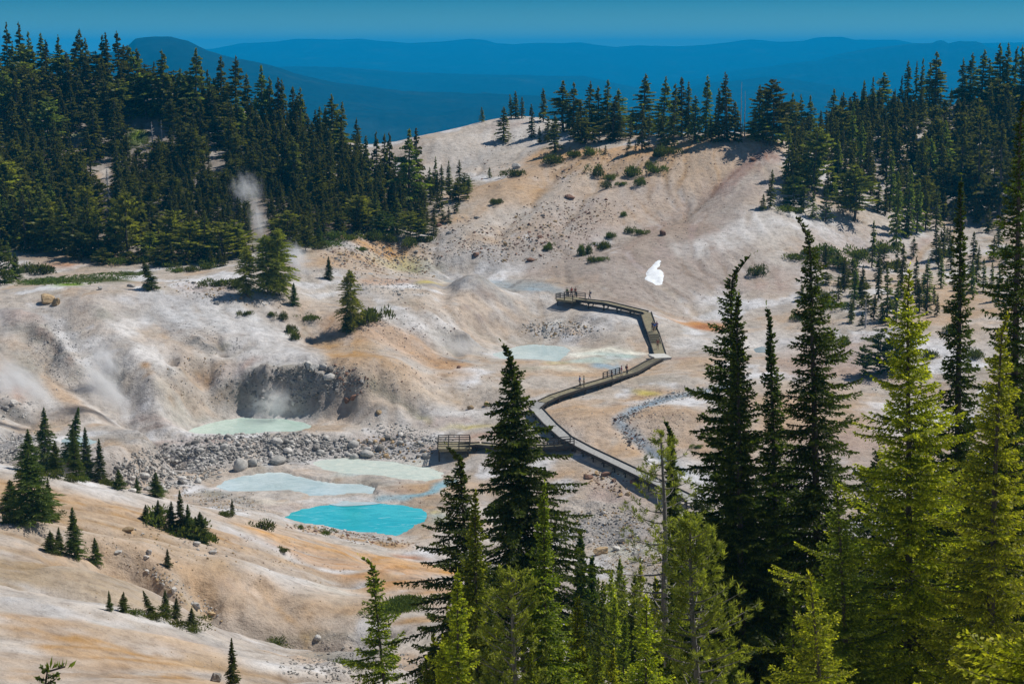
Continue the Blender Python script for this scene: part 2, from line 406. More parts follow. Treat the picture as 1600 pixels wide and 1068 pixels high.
PAINT = """
100 250 340 170 5 duff .95;330 320 240 60 5 duff .85;480 320 110 60 10 duff .9;600 310 90 60 20 duff .9;1450 260 220 110 0 duff .35;1300 200 120 25 -8 duff .5;1500 210 150 40 0 pale .5;
1480 165 40 8 -8 pale .9;1450 200 60 10 -8 pale .8;1440 385 50 14 -40 pink .6;1400 350 60 20 0 pale .7;1330 400 90 60 0 pink .4;1500 480 120 60 0 tan .5;
950 200 160 12 0 duff .8;1100 214 120 5 0 duff .7;
760 230 110 40 -15 pale .9;740 250 90 14 -25 grey .4;800 210 70 20 0 white .4;790 195 50 6 -10 pink .4;
1030 262 200 32 -4 ochre .85;870 258 60 26 -10 orange .5;1000 240 130 14 0 orange .55;1150 235 60 10 0 rust .5;830 300 70 20 -30 ochre .55;780 330 60 16 -30 tan .6;
950 290 120 22 -20 tan .6;1010 330 160 26 -28 pink .7;1120 300 120 22 -32 rust .35;1090 345 130 30 -28 pink .6;1150 290 60 12 -36 white .5;1050 390 110 40 -20 mauve .75;1100 420 90 40 -15 mauve .7;
1180 380 70 40 -25 pale .6;1000 430 60 40 -40 mauve .6;930 430 40 20 0 pink .5;1200 440 60 30 0 pink .5;880 400 80 30 -20 pink .6;
760 340 70 20 -30 pale .6;700 370 40 20 -20 grey .5;800 400 110 22 0 grey .5;850 350 70 16 -20 tan .4;
590 390 75 20 8 orange .75;560 400 60 14 0 ochre .8;640 385 40 16 20 ochre .7;520 410 40 12 0 tan .6;625 415 60 10 5 yellow .45;660 420 40 10 0 olive .4;
720 436 110 10 2 grey .7;800 446 90 8 4 blue .55;850 452 50 5 6 blue .5;670 440 22 4 0 yellow .8;690 441 18 3 0 cream .8;
480 378 60 7 0 green .9;420 372 40 6 0 green .7;10 380 40 10 0 green .8;200 222 14 10 0 green 1;215 215 14 12 0 (.25,.33,.03) 1;125 212 14 4 0 (.2,.28,.03) .9;
155 270 20 14 30 pale .9;340 238 16 8 0 pale .8;150 275 10 8 0 tan .8;250 400 110 12 0 brown .5;150 405 100 14 0 tan .6;90 415 30 8 0 rust .35;
130 438 100 6 -2 olive .9;60 440 40 5 0 green .8;200 428 50 4 0 olive .8;90 436 34 3 0 green .8;105 445 30 4 0 (.2,.3,.04) .6;
430 470 40 8 0 dgrey .3;380 460 60 10 5 grey .6;460 480 50 30 0 tan .4;330 450 60 10 8 pink .4;
250 480 130 34 2 (.50,.485,.475) .9;330 500 120 30 8 (.60,.59,.575) .85;430 540 80 34 18 (.58,.565,.55) .8;40 490 70 40 30 (.42,.40,.385) .6;420 550 70 30 18 white .7;200 510 36 26 40 white .8;240 560 44 40 45 white .85;190 480 60 14 0 pale .6;
160 490 26 12 20 mud .6;200 488 20 9 0 dgrey .4;240 495 20 8 20 dgrey .35;265 510 40 16 40 grey .55;305 528 26 9 10 dgrey .7;325 538 30 12 15 dgrey .6;350 540 16 8 0 mud .7;
330 580 34 20 0 tan .7;315 588 18 12 0 (.40,.22,.08) .8;310 592 10 6 0 brown .9;225 572 12 7 20 orange .8;232 583 14 4 0 ochre .7;265 580 8 12 0 dgrey .8;275 595 9 8 0 dgrey .7;
260 600 36 20 55 cream .6;300 625 40 14 30 tan .7;280 640 40 14 30 cream .5;270 625 18 5 60 ochre .6;380 570 50 12 -25 pink .5;350 610 30 14 -35 tan .7;
60 520 60 30 40 mud .55;70 530 36 16 45 brown .55;95 555 30 18 60 dgrey .75;110 560 16 10 60 brown .6;30 490 40 14 20 pink .5;20 470 40 12 20 pale .5;120 520 30 10 45 dgrey .35;
150 540 30 30 50 white .6;40 580 50 26 30 mud .5;90 610 50 18 35 tan .7;10 600 40 20 0 grey .5;170 600 34 24 50 mud .8;180 580 18 26 30 dgrey .5;200 630 30 10 40 brown .4;130 640 50 14 25 tan .6;
25 615 26 14 20 rust .45;10 650 40 16 0 dgrey .7;240 655 50 10 0 pink .5;240 667 30 5 0 brown .6;290 665 40 6 0 mud .5;200 680 60 12 0 grey .6;260 690 60 10 0 pink .5;
450 610 90 42 0 (.36,.34,.28) .9;400 600 50 36 -30 grey .5;380 625 44 26 -20 mud .7;470 590 50 14 0 grey .4;440 630 36 22 20 pink .45;500 620 40 26 40 brown .5;520 640 40 14 10 dgrey .5;440 590 20 12 0 brown .4;330 655 30 8 -10 mud .7;
560 500 70 26 30 tan .5;570 510 60 26 25 rust .6;550 530 60 30 10 ochre .55;600 560 70 26 25 ochre .45;540 560 30 14 10 orange .5;570 480 40 14 20 grey .3;
620 500 80 22 25 white .75;690 500 40 24 30 white .6;560 455 60 10 10 grey .5;610 460 50 12 10 pale .7;600 440 50 8 0 rust .3;740 450 50 12 0 white .5;755 458 22 12 20 brown .5;735 480 14 10 0 brown .45;755 500 14 9 0 brown .5;
710 545 44 24 10 mud .9;720 535 40 14 0 grey .6;735 530 30 12 0 dgrey .45;700 560 40 8 0 blue .5;690 530 30 20 40 white .4;
640 600 60 18 20 ochre .4;700 590 60 16 15 tan .5;640 630 70 16 20 white .5;590 600 30 18 20 yellow .3;600 605 20 14 20 white .4;660 655 16 5 30 yellow .7;640 640 20 6 40 olive .5;
700 640 80 20 5 white .7;770 620 60 16 0 pale .7;700 660 60 8 0 pink .4;740 668 60 4 0 yellow .5;760 680 50 6 0 rust .3;560 640 60 14 10 tan .4;600 650 60 12 20 grey .5;
840 470 90 14 5 white .6;900 480 60 20 10 pale .6;890 465 30 8 0 tan .4;870 503 18 5 0 (.85,.82,.74) .95;960 500 60 18 0 white .6;930 530 40 8 0 tan .6;810 520 40 10 0 tan .3;905 520 26 6 0 ochre .4;
940 550 70 8 1 (.80,.77,.66) .9;900 545 40 7 0 cream .8;960 556 50 5 5 mint .6;920 562 60 6 0 mint .5;860 575 70 7 0 cream .6;900 585 60 7 0 tan .4;830 575 30 6 0 olive .25;870 567 24 3 0 yellow .3;
960 575 10 10 60 blue .8;935 570 24 5 0 blue .7;955 578 20 5 20 ochre .4;850 600 60 10 0 pale .6;800 590 40 8 0 tan .4;
960 520 60 12 0 pale .5;1080 505 60 9 3 (.52,.28,.13) .9;1110 512 40 6 0 rust .8;1060 500 20 5 0 white .5;1080 540 50 14 0 white .5;1060 560 30 4 0 pink .5;1090 570 60 16 0 tan .4;
1010 620 60 14 -8 tan .6;1010 613 26 6 10 yellow .55;930 600 20 5 0 tan .5;960 640 60 14 5 tan .5;930 660 60 20 15 rust .35;940 690 70 16 15 white .6;1000 700 30 8 10 white .7;880 650 30 14 10 tan .6;1060 660 60 20 0 tan .7;1100 690 60 20 0 white .5;
1000 660 40 14 25 mauve .2;920 740 60 26 20 pale .7;960 770 60 22 20 pink .5;900 735 60 16 20 tan .5;940 800 90 20 0 pale .6;970 735 40 6 25 mint .3;860 740 40 10 0 tan .6;
960 830 90 30 0 grey .6;990 860 70 20 0 mint .3;900 800 60 14 0 pale .5;1000 900 80 30 0 mud .4;
460 700 200 22 0 grey .65;300 730 70 22 -20 grey .7;330 690 30 12 0 pink .5;380 690 40 8 0 tan .4;250 700 40 12 0 pale .4;600 690 60 12 0 pink .5;640 700 40 8 0 grey .6;100 710 100 20 0 grey .5;20 690 60 20 0 grey .7;
600 690 30 6 0 grey .4;690 700 40 10 0 rust .25;650 760 50 10 0 tan .7;660 775 40 5 0 tan .6;620 765 30 6 0 pink .4;690 810 30 14 0 mint .4;680 800 14 4 0 yellow .4;665 792 20 3 0 ochre .4;
700 790 30 8 20 dgrey .35;400 785 70 8 0 cream .4;450 792 60 8 -5 pink .4;370 780 40 8 0 dgrey .3;330 770 30 8 0 mud .6;500 782 50 3 0 white .5;
520 835 90 5 8 tan .7;600 850 60 6 5 ochre .5;
600 735 90 14 4 (.56,.59,.52) .85;640 745 50 6 4 (.7,.7,.62) .6;560 738 40 8 0 mint .6;
30 745 90 14 12 pale .85;150 765 90 14 12 white .5;250 790 60 12 14 pale .5;60 770 80 16 12 ochre .45;200 810 120 18 16 ochre .85;130 790 80 14 15 tan .6;320 850 90 16 18 tan .7;300 835 70 12 20 ochre .5;380 820 70 8 12 tan .5;
420 850 90 10 12 pink .4;500 870 90 12 12 pale .5;380 850 50 10 0 white .6;440 880 70 14 18 tan .4;540 870 60 14 8 ochre .6;620 885 60 16 8 (.50,.30,.16) .85;600 905 60 14 10 ochre .7;640 870 40 6 5 rust .5;
460 900 110 14 18 white .55;390 890 80 12 22 white .5;400 925 80 14 25 white .5;480 940 70 20 20 tan .5;520 920 60 16 25 cream .4;440 960 50 12 25 ochre .45;560 950 50 12 0 ochre .3;300 880 60 14 25 grey .5;350 910 36 16 30 mauve .45;
90 850 110 14 14 ochre .6;40 870 90 22 10 brown .35;80 885 90 18 14 ochre .6;150 900 70 16 16 ochre .7;200 890 50 10 20 pale .5;260 915 50 14 28 brown .4;30 900 50 14 0 mud .5;170 925 60 10 12 ochre .5;
250 900 50 8 25 yellow .4;300 945 50 8 35 yellow .55;330 960 50 6 35 ochre .6;380 975 30 6 25 brown .5;
60 950 90 12 8 (.60,.60,.60) .8;30 1000 70 40 20 pale .7;60 960 40 40 40 grey .3;120 1000 90 16 25 tan .6;150 1030 90 22 25 ochre .85;190 1050 60 20 30 brown .45;120 990 60 12 25 white .5;
240 990 90 12 15 ochre .45;300 1010 90 18 15 pink .6;240 970 60 6 8 white .5;350 1030 70 20 15 pale .5;420 1040 60 12 12 white .5;440 1060 60 12 10 ochre .4;40 1050 50 20 0 tan .6;260 1060 50 10 0 tan .6;
500 1000 60 12 5 olive .5;560 1000 60 12 0 mud .7;460 995 60 8 5 olive .5;560 1030 70 20 0 grey .6;520 1030 60 16 0 mud .4;640 1000 60 14 -5 pale .8;650 970 60 8 -8 ochre .5;620 980 40 6 -5 white .5;630 945 40 8 0 olive .8;600 930 30 6 0 brown .5;
340 1055 60 8 0 grey .5;700 1060 80 30 0 grey .5;
1250 650 150 70 0 tan .5;1300 560 120 50 0 pink .5;1200 540 60 30 0 white .4;1350 700 120 60 0 pink .4;1200 750 90 40 0 pink .4;1150 700 60 20 0 blue .35;1080 720 60 16 0 white .5
"""
for ln in PAINT.replace('\n', '').split(';'):
    if ln.strip():
        a = ln.split(); key = a[5] if not a[5].startswith('(') else tuple(float(v) for v in a[5][1:-1].split(','))
        w, m = blob_mask(*[float(v) for v in a[:5]])
        tex = np.clip(1.05 + .9 * nq_[w] + .5 * n2[w] + .3 * n3[w] + .22 * FL1[w] * smooth(.05, .3, SLOPE[w]), .05, 1.4)
        mixc(np.clip(m * float(a[6]) * 1.38 * tex, 0, 1), key, w)
def band(pxs, width, key, k=.8, streak=.5):
    pl = polyw(pxs); xs = [p[0] for p in pl]; ys = [p[1] for p in pl]; m_ = width * 2
    w = window(min(xs) - m_, max(xs) + m_, min(ys) - m_, max(ys) + m_)
    d, _ = seg_dist(GX[w] + WARPX[w] * width * .3, GY[w] + WARPY[w] * width * .3, pl, False)
    mixc(np.clip((1 - smooth(width * .25, width * 1.3, d)) * k * 1.3 * (1 + streak * FL1[w] * .6 + .9 * nq_[w]), 0, 1), key, w)
band([(850, 244), (930, 240), (1040, 236), (1130, 226), (1195, 222)], 6, 'orange', .75)
band([(870, 262), (960, 262), (1040, 268)], 8, 'ochre', .6, .9); band([(1150, 232), (1070, 285), (960, 335)], 9, 'tan', .8, .8); band([(740, 300), (800, 285), (850, 262)], 7, 'tan', .8); band([(700, 345), (760, 320), (830, 300)], 5, 'ochre', .4)
band([(1205, 240), (1140, 290), (1060, 345), (990, 392)], 4, (.25, .135, .095), .75, .9); band([(1215, 262), (1140, 315), (1060, 372)], 4, (.34, .27, .22), .6, .8)
band([(1100, 330), (1010, 380), (900, 420)], 10, (.33, .265, .215), .7, .8); band([(1130, 400), (1060, 430), (980, 452)], 12, (.31, .25, .205), .8, .6); band([(1190, 345), (1120, 380), (1080, 392)], 5, 'white', .6, .6)
band([(1000, 300), (930, 330), (850, 370)], 9, (.40, .32, .26), .6, .8); band([(820, 400), (900, 400), (950, 420)], 8, (.36, .31, .27), .6, .5)
band([(0, 775), (100, 790), (230, 815), (330, 845)], 7, 'ochre', .7, .6); band([(0, 800), (120, 820), (260, 860)], 8, (.40, .27, .15), .7, .7); band([(60, 845), (160, 862), (240, 885)], 4, (.42, .34, .26), .5)
band([(0, 880), (90, 892), (190, 915)], 7, (.34, .25, .15), .75, .6); band([(120, 880), (200, 900), (300, 935)], 4, 'ochre', .6, .6); band([(330, 862), (420, 878), (520, 905), (600, 925)], 5, (.44, .33, .23), .6, .8)  # first band: brown-ochre slope, its shade painted into the tone
band([(440, 850), (540, 862), (640, 880), (690, 892)], 5, 'orange', .6, .7); band([(520, 880), (600, 895), (680, 915)], 6, (.44, .27, .15), .8, .7); band([(400, 930), (440, 960), (480, 975)], 4, 'ochre', .6, .6)
band([(100, 985), (180, 1015), (260, 1062)], 4, 'ochre', .85, .9); band([(200, 985), (280, 1010), (360, 1050)], 3, (.46, .33, .21), .7, .9); band([(0, 1030), (90, 1040), (160, 1066)], 3, (.40, .31, .23), .7, .9)
band([(540, 500), (590, 515), (640, 540), (690, 570)], 5, (.45, .30, .19), .8, .6); band([(510, 540), (560, 560), (620, 580)], 5, 'ochre', .55, .6)
band([(560, 600), (640, 615), (720, 620)], 4, (.48, .38, .28), .6); band([(860, 640), (920, 655), (980, 700)], 5, (.48, .35, .24), .7, .5); band([(985, 640), (1060, 660), (1130, 700)], 6, (.46, .34, .24), .7, .5)
# stream beds of blue-grey gravel
def strip(pxs, width, key, k=.85):
    pl = polyw(pxs); xs = [p[0] for p in pl]; ys = [p[1] for p in pl]
    w = window(min(xs) - 8, max(xs) + 8, min(ys) - 8, max(ys) + 8)
    d, _ = seg_dist(GX[w] + WARPX[w] * 1.6, GY[w] + WARPY[w] * 1.6, pl, False)
    m = (1 - smooth(width * .5, width * 1.3, d * (1 + .5 * n3[w]))) * k
    mixc(m, key, w)
    return w, m
STREAM = [(1160, 600), (1090, 612), (1040, 625), (985, 642), (965, 657), (985, 678), (1005, 695), (1030, 712), (1060, 740)]
strip(STREAM, 1.3, (.36, .39, .40), .7); strip(STREAM, .55, (.22, .28, .33), .85)
strip([(597, 779), (622, 778), (650, 772), (675, 768), (690, 756), (705, 750)], 1.0, (.25, .42, .48), .85)
strip([(930, 568), (945, 570), (957, 578), (960, 586)], .9, 'blue', .8)
strip([(470, 425), (560, 425), (600, 430)], 1.0, 'grey', .4)
strip([(690, 432), (760, 438), (830, 444), (885, 462)], 1.5, (.30, .31, .30), .7)
strip([(750, 432), (820, 437), (880, 443)], .5, 'dgrey', .6)
strip([(574, 592), (600, 612), (640, 640), (668, 656)], .8, 'olive', .5)
strip([(1425, 405), (1450, 390), (1485, 372), (1500, 350)], 1.0, 'tan', .7)
# wet or crusted rims, rough ground, steep rock
mixc(WET * smooth(-.2, .4, n2 + n3) * .35, 'white'); mixc(WET * smooth(.1, .5, n3 - n2) * .35, 'mud')
mixc(ROUGH * smooth(.0, .5, n3 + .4 * rough_n) * .55, 'grey'); mixc(ROUGH * smooth(.25, .6, -rough_n) * .5, 'dgrey')
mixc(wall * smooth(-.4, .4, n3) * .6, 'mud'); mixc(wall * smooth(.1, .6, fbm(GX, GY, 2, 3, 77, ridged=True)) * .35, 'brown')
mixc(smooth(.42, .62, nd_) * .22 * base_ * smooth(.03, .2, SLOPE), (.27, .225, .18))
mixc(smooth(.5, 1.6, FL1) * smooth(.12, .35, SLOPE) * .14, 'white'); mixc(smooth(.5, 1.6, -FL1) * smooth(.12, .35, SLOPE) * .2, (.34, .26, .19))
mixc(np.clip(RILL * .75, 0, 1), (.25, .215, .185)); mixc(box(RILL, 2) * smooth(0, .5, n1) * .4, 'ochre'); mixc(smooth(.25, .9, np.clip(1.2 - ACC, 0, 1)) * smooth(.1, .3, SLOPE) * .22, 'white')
C *= (1 + .16 * n2 + .16 * n3 + .10 * rough_n)[..., None]
C *= (1 + np.clip(FL2, -2, 2) * .02 * smooth(.15, .4, SLOPE) + np.clip(FL1, -2, 2) * .02)[..., None]
# far side and beyond the edge of the basin: forest floor
mixc(smooth(470, 540, GY) * .9, 'duff')
lum = C @ np.array([.3, .5, .2]); C = lum[..., None] + (C - lum[..., None]) * 1.24
C = np.clip(C * np.array([.865, .885, .93]), .01, .95)

# ------------------------------------------------------------------ materials
def mat(name):
    m = bpy.data.materials.new(name); m.use_nodes = True
    nt = m.node_tree; nt.nodes.clear()
    o = nt.nodes.new('ShaderNodeOutputMaterial')
    return m, nt, o
class N:
    def __init__(s, nt): s.nt = nt
    def __call__(s, typ, ins=None, **kw):
        n = s.nt.nodes.new('ShaderNode' + typ)
        for k, v in kw.items(): setattr(n, k, v)
        for k, v in (ins or {}).items():
            if isinstance(v, bpy.types.NodeSocket): s.nt.links.new(v, n.inputs[k])
            else: n.inputs[k].default_value = v
        return n
    def ramp(s, fac, stops, interp='LINEAR'):
        n = s.nt.nodes.new('ShaderNodeValToRGB'); s.nt.links.new(fac, n.inputs[0]); e = n.color_ramp
        e.interpolation = interp
        while len(e.elements) < len(stops): e.elements.new(.5)
        for el, (p, c) in zip(e.elements, stops): el.position = p; el.color = tuple(c) + (1,) if len(c) == 3 else c
        return n.outputs[0]
    def mix(s, f, a, b, typ='MIX', fac=None):
        if fac is not None: f = fac
        n = s.nt.nodes.new('ShaderNodeMix'); n.data_type = 'RGBA'; n.blend_type = typ
        for k, v in ((0, f), (6, a), (7, b)):
            if isinstance(v, bpy.types.NodeSocket): s.nt.links.new(v, n.inputs[k])
            else: n.inputs[k].default_value = (tuple(v) + (1,) if isinstance(v, tuple) and len(v) == 3 else v)
        return n.outputs[2]

def ground_mat():
    m, nt, o = mat('ground'); n = N(nt)
    at_ = n('VertexColor', layer_name='Col'); pos = n('NewGeometry').outputs['Position']
    t1 = n('TexNoise', {'Vector': pos, 'Scale': .9, 'Detail': 6, 'Roughness': .65})
    t2 = n('TexNoise', {'Vector': pos, 'Scale': 4.5, 'Detail': 4, 'Roughness': .7}); soft = n('Math', {0: at_.outputs['Alpha'], 1: .25}, operation='ADD', use_clamp=True).outputs[0]
    t3 = n('TexVoronoi', {'Vector': pos, 'Scale': 1.7, 'Randomness': 1.0})
    c = n.mix(1.0, at_.outputs['Color'], n.ramp(t1.outputs[0], [(.3, (.66, .645, .63)), (.5, (1, 1, 1)), (.72, (1.16, 1.15, 1.13))]), 'MULTIPLY')
    c = n.mix(1.0, c, n.ramp(t2.outputs[0], [(.32, (.55, .54, .53)), (.5, (1, 1, 1)), (.8, (1.2, 1.2, 1.2))]), 'MULTIPLY', soft)
    # scattered small stones: dark and light specks where the ground is rough
    sp = n.ramp(t3.outputs['Distance'], [(.0, (1, 1, 1)), (.22, (1, 1, 1)), (.30, (0, 0, 0))])
    spm = n('Math', {0: at_.outputs['Alpha'], 1: n('RGBToBW', {0: sp}).outputs[0]}, operation='MULTIPLY').outputs[0]
    stone = n.mix(t3.outputs['Color'], (.13, .12, .11), (.50, .46, .43))
    c = n.mix(n('Math', {0: spm, 1: .75}, operation='MULTIPLY').outputs[0], c, stone)
    h = n('Math', {0: n('Math', {0: t1.outputs[0], 1: .35}, operation='MULTIPLY').outputs[0], 1: n('Math', {0: t2.outputs[0], 1: .10}, operation='MULTIPLY').outputs[0]}, operation='ADD').outputs[0]
    h = n('Math', {0: h, 1: n('Math', {0: spm, 1: .22}, operation='MULTIPLY').outputs[0]}, operation='ADD').outputs[0]
    b = n('Bump', {'Height': h, 'Strength': .9, 'Distance': 1.0})
    p = n('BsdfPrincipled', {'Base Color': c, 'Roughness': .95, 'Normal': b.outputs[0]})
    p.inputs['Specular IOR Level'].default_value = .15
    nt.links.new(p.outputs[0], o.inputs[0]); return m
MG = ground_mat()

def mesh_obj(name, V, F, mats=(), parent=None, smooth_=True, colors=None, link=True, matidx=None):
    me = bpy.data.meshes.new(name)
    V = np.asarray(V, np.float32); F = np.asarray(F, np.int32)
    me.vertices.add(len(V)); me.vertices.foreach_set('co', V.ravel())
    k = F.shape[1]
    me.loops.add(F.size); me.loops.foreach_set('vertex_index', F.ravel())
    me.polygons.add(len(F)); me.polygons.foreach_set('loop_start', np.arange(0, F.size, k, dtype=np.int32))
    if smooth_: me.polygons.foreach_set('use_smooth', np.ones(len(F), bool))
    else: me.polygons.foreach_set('use_smooth', np.zeros(len(F), bool))
    if matidx is not None: me.polygons.foreach_set('material_index', np.asarray(matidx, np.int32))
    me.update(calc_edges=True)
    if colors is not None:
        ca = me.color_attributes.new('Col', 'FLOAT_COLOR', 'POINT')
        ca.data.foreach_set('color', np.asarray(colors, np.float32).ravel())
    for m in mats: me.materials.append(m)
    o = bpy.data.objects.new(name, me)
    if link: COL.objects.link(o)
    if parent is not None: o.parent = parent
    return o

def tag(o, label=None, cat=None, group=None, kind=None):
    if label: o['label'] = label
    if cat: o['category'] = cat
    if group: o['group'] = group
    if kind: o['kind'] = kind
    return o

def grid_faces(ny, nx):
    i = np.arange(ny * nx).reshape(ny, nx)
    return np.stack([i[:-1, :-1], i[:-1, 1:], i[1:, 1:], i[1:, :-1]], -1).reshape(-1, 4)

# the fan-shaped ground sheet: finest where the basin lies
def ramp_steps(a, b, f):
    o = [a]
    while o[-1] < b: o.append(o[-1] + f(o[-1]))
    return np.array(o)
q = ramp_steps(8, 1650, lambda q: (.02 * q if q < 60 else .0055 * q if q < 110 else .0023 * q if q < 400 else .0034 * q if q < 560 else .02 * q))
s_in = np.arange(-.31, .3101, .00088)
s_out = .31 + (1.02 ** np.arange(1, 70) - 1) * .45
s_ = np.concatenate([-s_out[::-1], s_in, s_out])
S, Q = np.meshgrid(s_, q)
FX = S * Q; FY = Q - 40
FZ = lookup(Z, FX, FY)
edge = np.clip(FY - 600, 0, None); FZ = FZ - edge ** 1.25 * .11
FZ = FZ + smooth(620, 900, FY) * fbm(FX, FY, 120, 3, 91) * 12
FC = np.concatenate([lookup(C, FX, FY), lookup(ROUGH, FX, FY)[..., None] * .9 + .03], -1)
FC[FY > 640] = (.10, .09, .06, .2)
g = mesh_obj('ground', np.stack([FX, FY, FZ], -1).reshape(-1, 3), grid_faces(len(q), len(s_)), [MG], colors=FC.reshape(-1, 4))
tag(g, 'pale and ochre hydrothermal ground of the basin and its slopes', 'ground', kind='structure')

# ------------------------------------------------------------------ far land and mountains
def far_mat(name, a, b, sc):
    m, nt, o = mat(name); n = N(nt); pos = n('NewGeometry').outputs['Position']
    t = n('TexNoise', {'Vector': pos, 'Scale': sc, 'Detail': 8, 'Roughness': .65})
    t2 = n('TexNoise', {'Vector': pos, 'Scale': sc * 7, 'Detail': 4, 'Roughness': .7})
    c = n.ramp(t.outputs[0], [(.38, a), (.55, tuple(x * 1.3 for x in a)), (.68, b)])
    c = n.mix(1.0, c, n.ramp(t2.outputs[0], [(.35, (.6, .6, .6)), (.6, (1.15, 1.15, 1.15))]), 'MULTIPLY')
    p = n('BsdfPrincipled', {'Base Color': c, 'Roughness': 1.0}); p.inputs['Specular IOR Level'].default_value = 0
    nt.links.new(p.outputs[0], o.inputs[0]); return m
MF = far_mat('far_forest', (.007, .014, .013), (.02, .03, .024), .0022)
MF2 = far_mat('far_plain', (.05, .06, .035), (.20, .17, .11), .0009)
s2 = np.linspace(-.75, .75, 160); d2 = 1250 * (1.04 ** np.arange(0, 98))
S2, D2 = np.meshgrid(s2, d2)
PZ = -330 + fbm(S2 * D2, D2, 2500, 4, 61) * 25 - smooth(1250, 2500, D2) * 40
v = mesh_obj('valley_floor', np.stack([S2 * D2, D2, PZ], -1).reshape(-1, 3), grid_faces(len(d2), len(s2)), [MF2])
tag(v, 'wide hazy plain between the far mountain ridges', 'plain', kind='structure')
RIDGES = [
 ('forested_mountain', 7500, 2400, 7, 'dark flat-topped forested mountain with its long shoulder running right', [(-300, 130), (0, 110), (120, 92), (180, 80), (202, 70), (211, 61), (228, 58), (243, 57), (267, 56), (294, 62), (324, 77), (361, 88), (422, 101), (472, 118), (540, 132), (631, 146), (766, 147), (850, 152), (950, 170), (1100, 200), (1300, 240)]),
 ('forested_ridge', 10500, 2600, 6, 'dark forested ridge low in the middle distance on the right', [(700, 200), (900, 176), (1060, 150), (1110, 130), (1161, 124), (1212, 120), (1279, 131), (1340, 142), (1450, 150), (1600, 155), (1800, 150)]),
 ('forested_ridge', 12000, 2800, 6, 'long level forested ridge behind the flat-topped mountain', [(-300, 120), (300, 112), (460, 104), (530, 105), (631, 113), (766, 116), (834, 118), (890, 119), (911, 119), (935, 124), (1000, 140), (1100, 160), (1300, 190)]),
 ('mountain_ridge', 14500, 3200, 8, 'blue mountain ridge on the right with a small knob on its crest', [(800, 190), (1000, 136), (1100, 122), (1161, 110), (1239, 99), (1276, 95), (1313, 84), (1364, 76), (1414, 69), (1440, 67), (1458, 66), (1463, 63), (1468, 62), (1475, 63), (1481, 67), (1499, 63), (1526, 64), (1535, 67), (1543, 73), (1600, 82), (1800, 110)]),
 ('mountain_range', 20000, 4200, 8, 'pale blue farthest mountain range running along the whole horizon', [(-300, 80), (200, 84), (330, 77), (350, 73), (375, 67), (430, 65), (460, 62), (490, 61), (530, 62), (562, 60), (590, 63), (640, 67), (680, 66), (710, 63), (735, 61), (757, 63), (775, 68), (800, 70), (840, 67), (872, 68), (905, 66), (930, 70), (962, 74), (1000, 71), (1060, 72), (1100, 70), (1140, 66), (1172, 62), (1210, 65), (1258, 63), (1275, 58), (1315, 58), (1335, 63), (1380, 62), (1400, 62), (1425, 67), (1480, 70), (1540, 67), (1600, 66), (1900, 72)]),
]
for nm, D, wd, amp, lab, prof in RIDGES:
    pxs = np.linspace(prof[0][0], prof[-1][0], 760)
    pys = np.interp(pxs, [p[0] for p in prof], [p[1] for p in prof])
    k = np.hanning(5); k /= k.sum(); pys = np.convolve(np.pad(pys, 2, mode='edge'), k, 'valid')
    x, _, zc = at(pxs, pys, D)
    x = np.asarray(x); zc = np.asarray(zc)
    rr = np.concatenate([-np.linspace(1, 0, 40) ** 1.3, np.linspace(0, 1, 16)[1:] ** 1.2])
    XX = np.repeat(x[None], len(rr), 0) * (1 + rr[:, None] * wd * 1.6 / D)
    YY = D + rr[:, None] * wd * 1.6 + 0 * XX
    prf = np.exp(-(np.abs(rr[:, None]) * 1.9) ** 1.5)
    base = -420.0
    ZZ = base + (zc[None] - base) * prf
    fade = smooth(0, .25, np.abs(rr))[:, None]
    ZZ = ZZ + fbm(XX, YY, wd * .45, 5, 71 + int(D) % 17, .5, True) * amp * 11 * fade + fbm(XX, YY, wd * .22, 5, 5, .6) * amp * 2.4
    o = mesh_obj(nm, np.stack([XX, YY, ZZ], -1).reshape(-1, 3), grid_faces(*XX.shape), [MF])
    tag(o, lab, 'mountain', kind='structure')

# ------------------------------------------------------------------ pools
def water_mat(name, a, b, rough=.12, sc=.35, spec=.4):
    m, nt, o = mat(name); n = N(nt); pos = n('NewGeometry').outputs['Position']
    t = n('TexNoise', {'Vector': pos, 'Scale': sc, 'Detail': 5, 'Roughness': .6, 'Distortion': 1.2})
    r = n('TexNoise', {'Vector': pos, 'Scale': 2.5, 'Detail': 3})
    c = n.ramp(t.outputs[0], [(.36, a), (.62, b)])
    tb = n('TexNoise', {'Vector': n('Mapping', {'Vector': pos, 'Scale': (.5, 1.6, 1), 'Rotation': (0, 0, .3)}).outputs[0], 'Scale': .35, 'Detail': 6, 'Roughness': .65, 'Distortion': 2.5})
    c = n.mix(n.ramp(tb.outputs[0], [(.47, (0, 0, 0)), (.50, (.55, .55, .55)), (.53, (0, 0, 0))]), c, tuple(x * .62 for x in a))
    c = n.mix(n.ramp(tb.outputs[0], [(.58, (0, 0, 0)), (.70, (.6, .6, .6))]), c, tuple(min(.75, x * .6 + .32) for x in b))
    p = n('BsdfPrincipled', {'Base Color': c, 'Roughness': rough, 'Normal': n('Bump', {'Height': r.outputs[0], 'Strength': .15, 'Distance': .05}).outputs[0]})
    p.inputs['Specular IOR Level'].default_value = spec
    nt.links.new(p.outputs[0], o.inputs[0]); return m
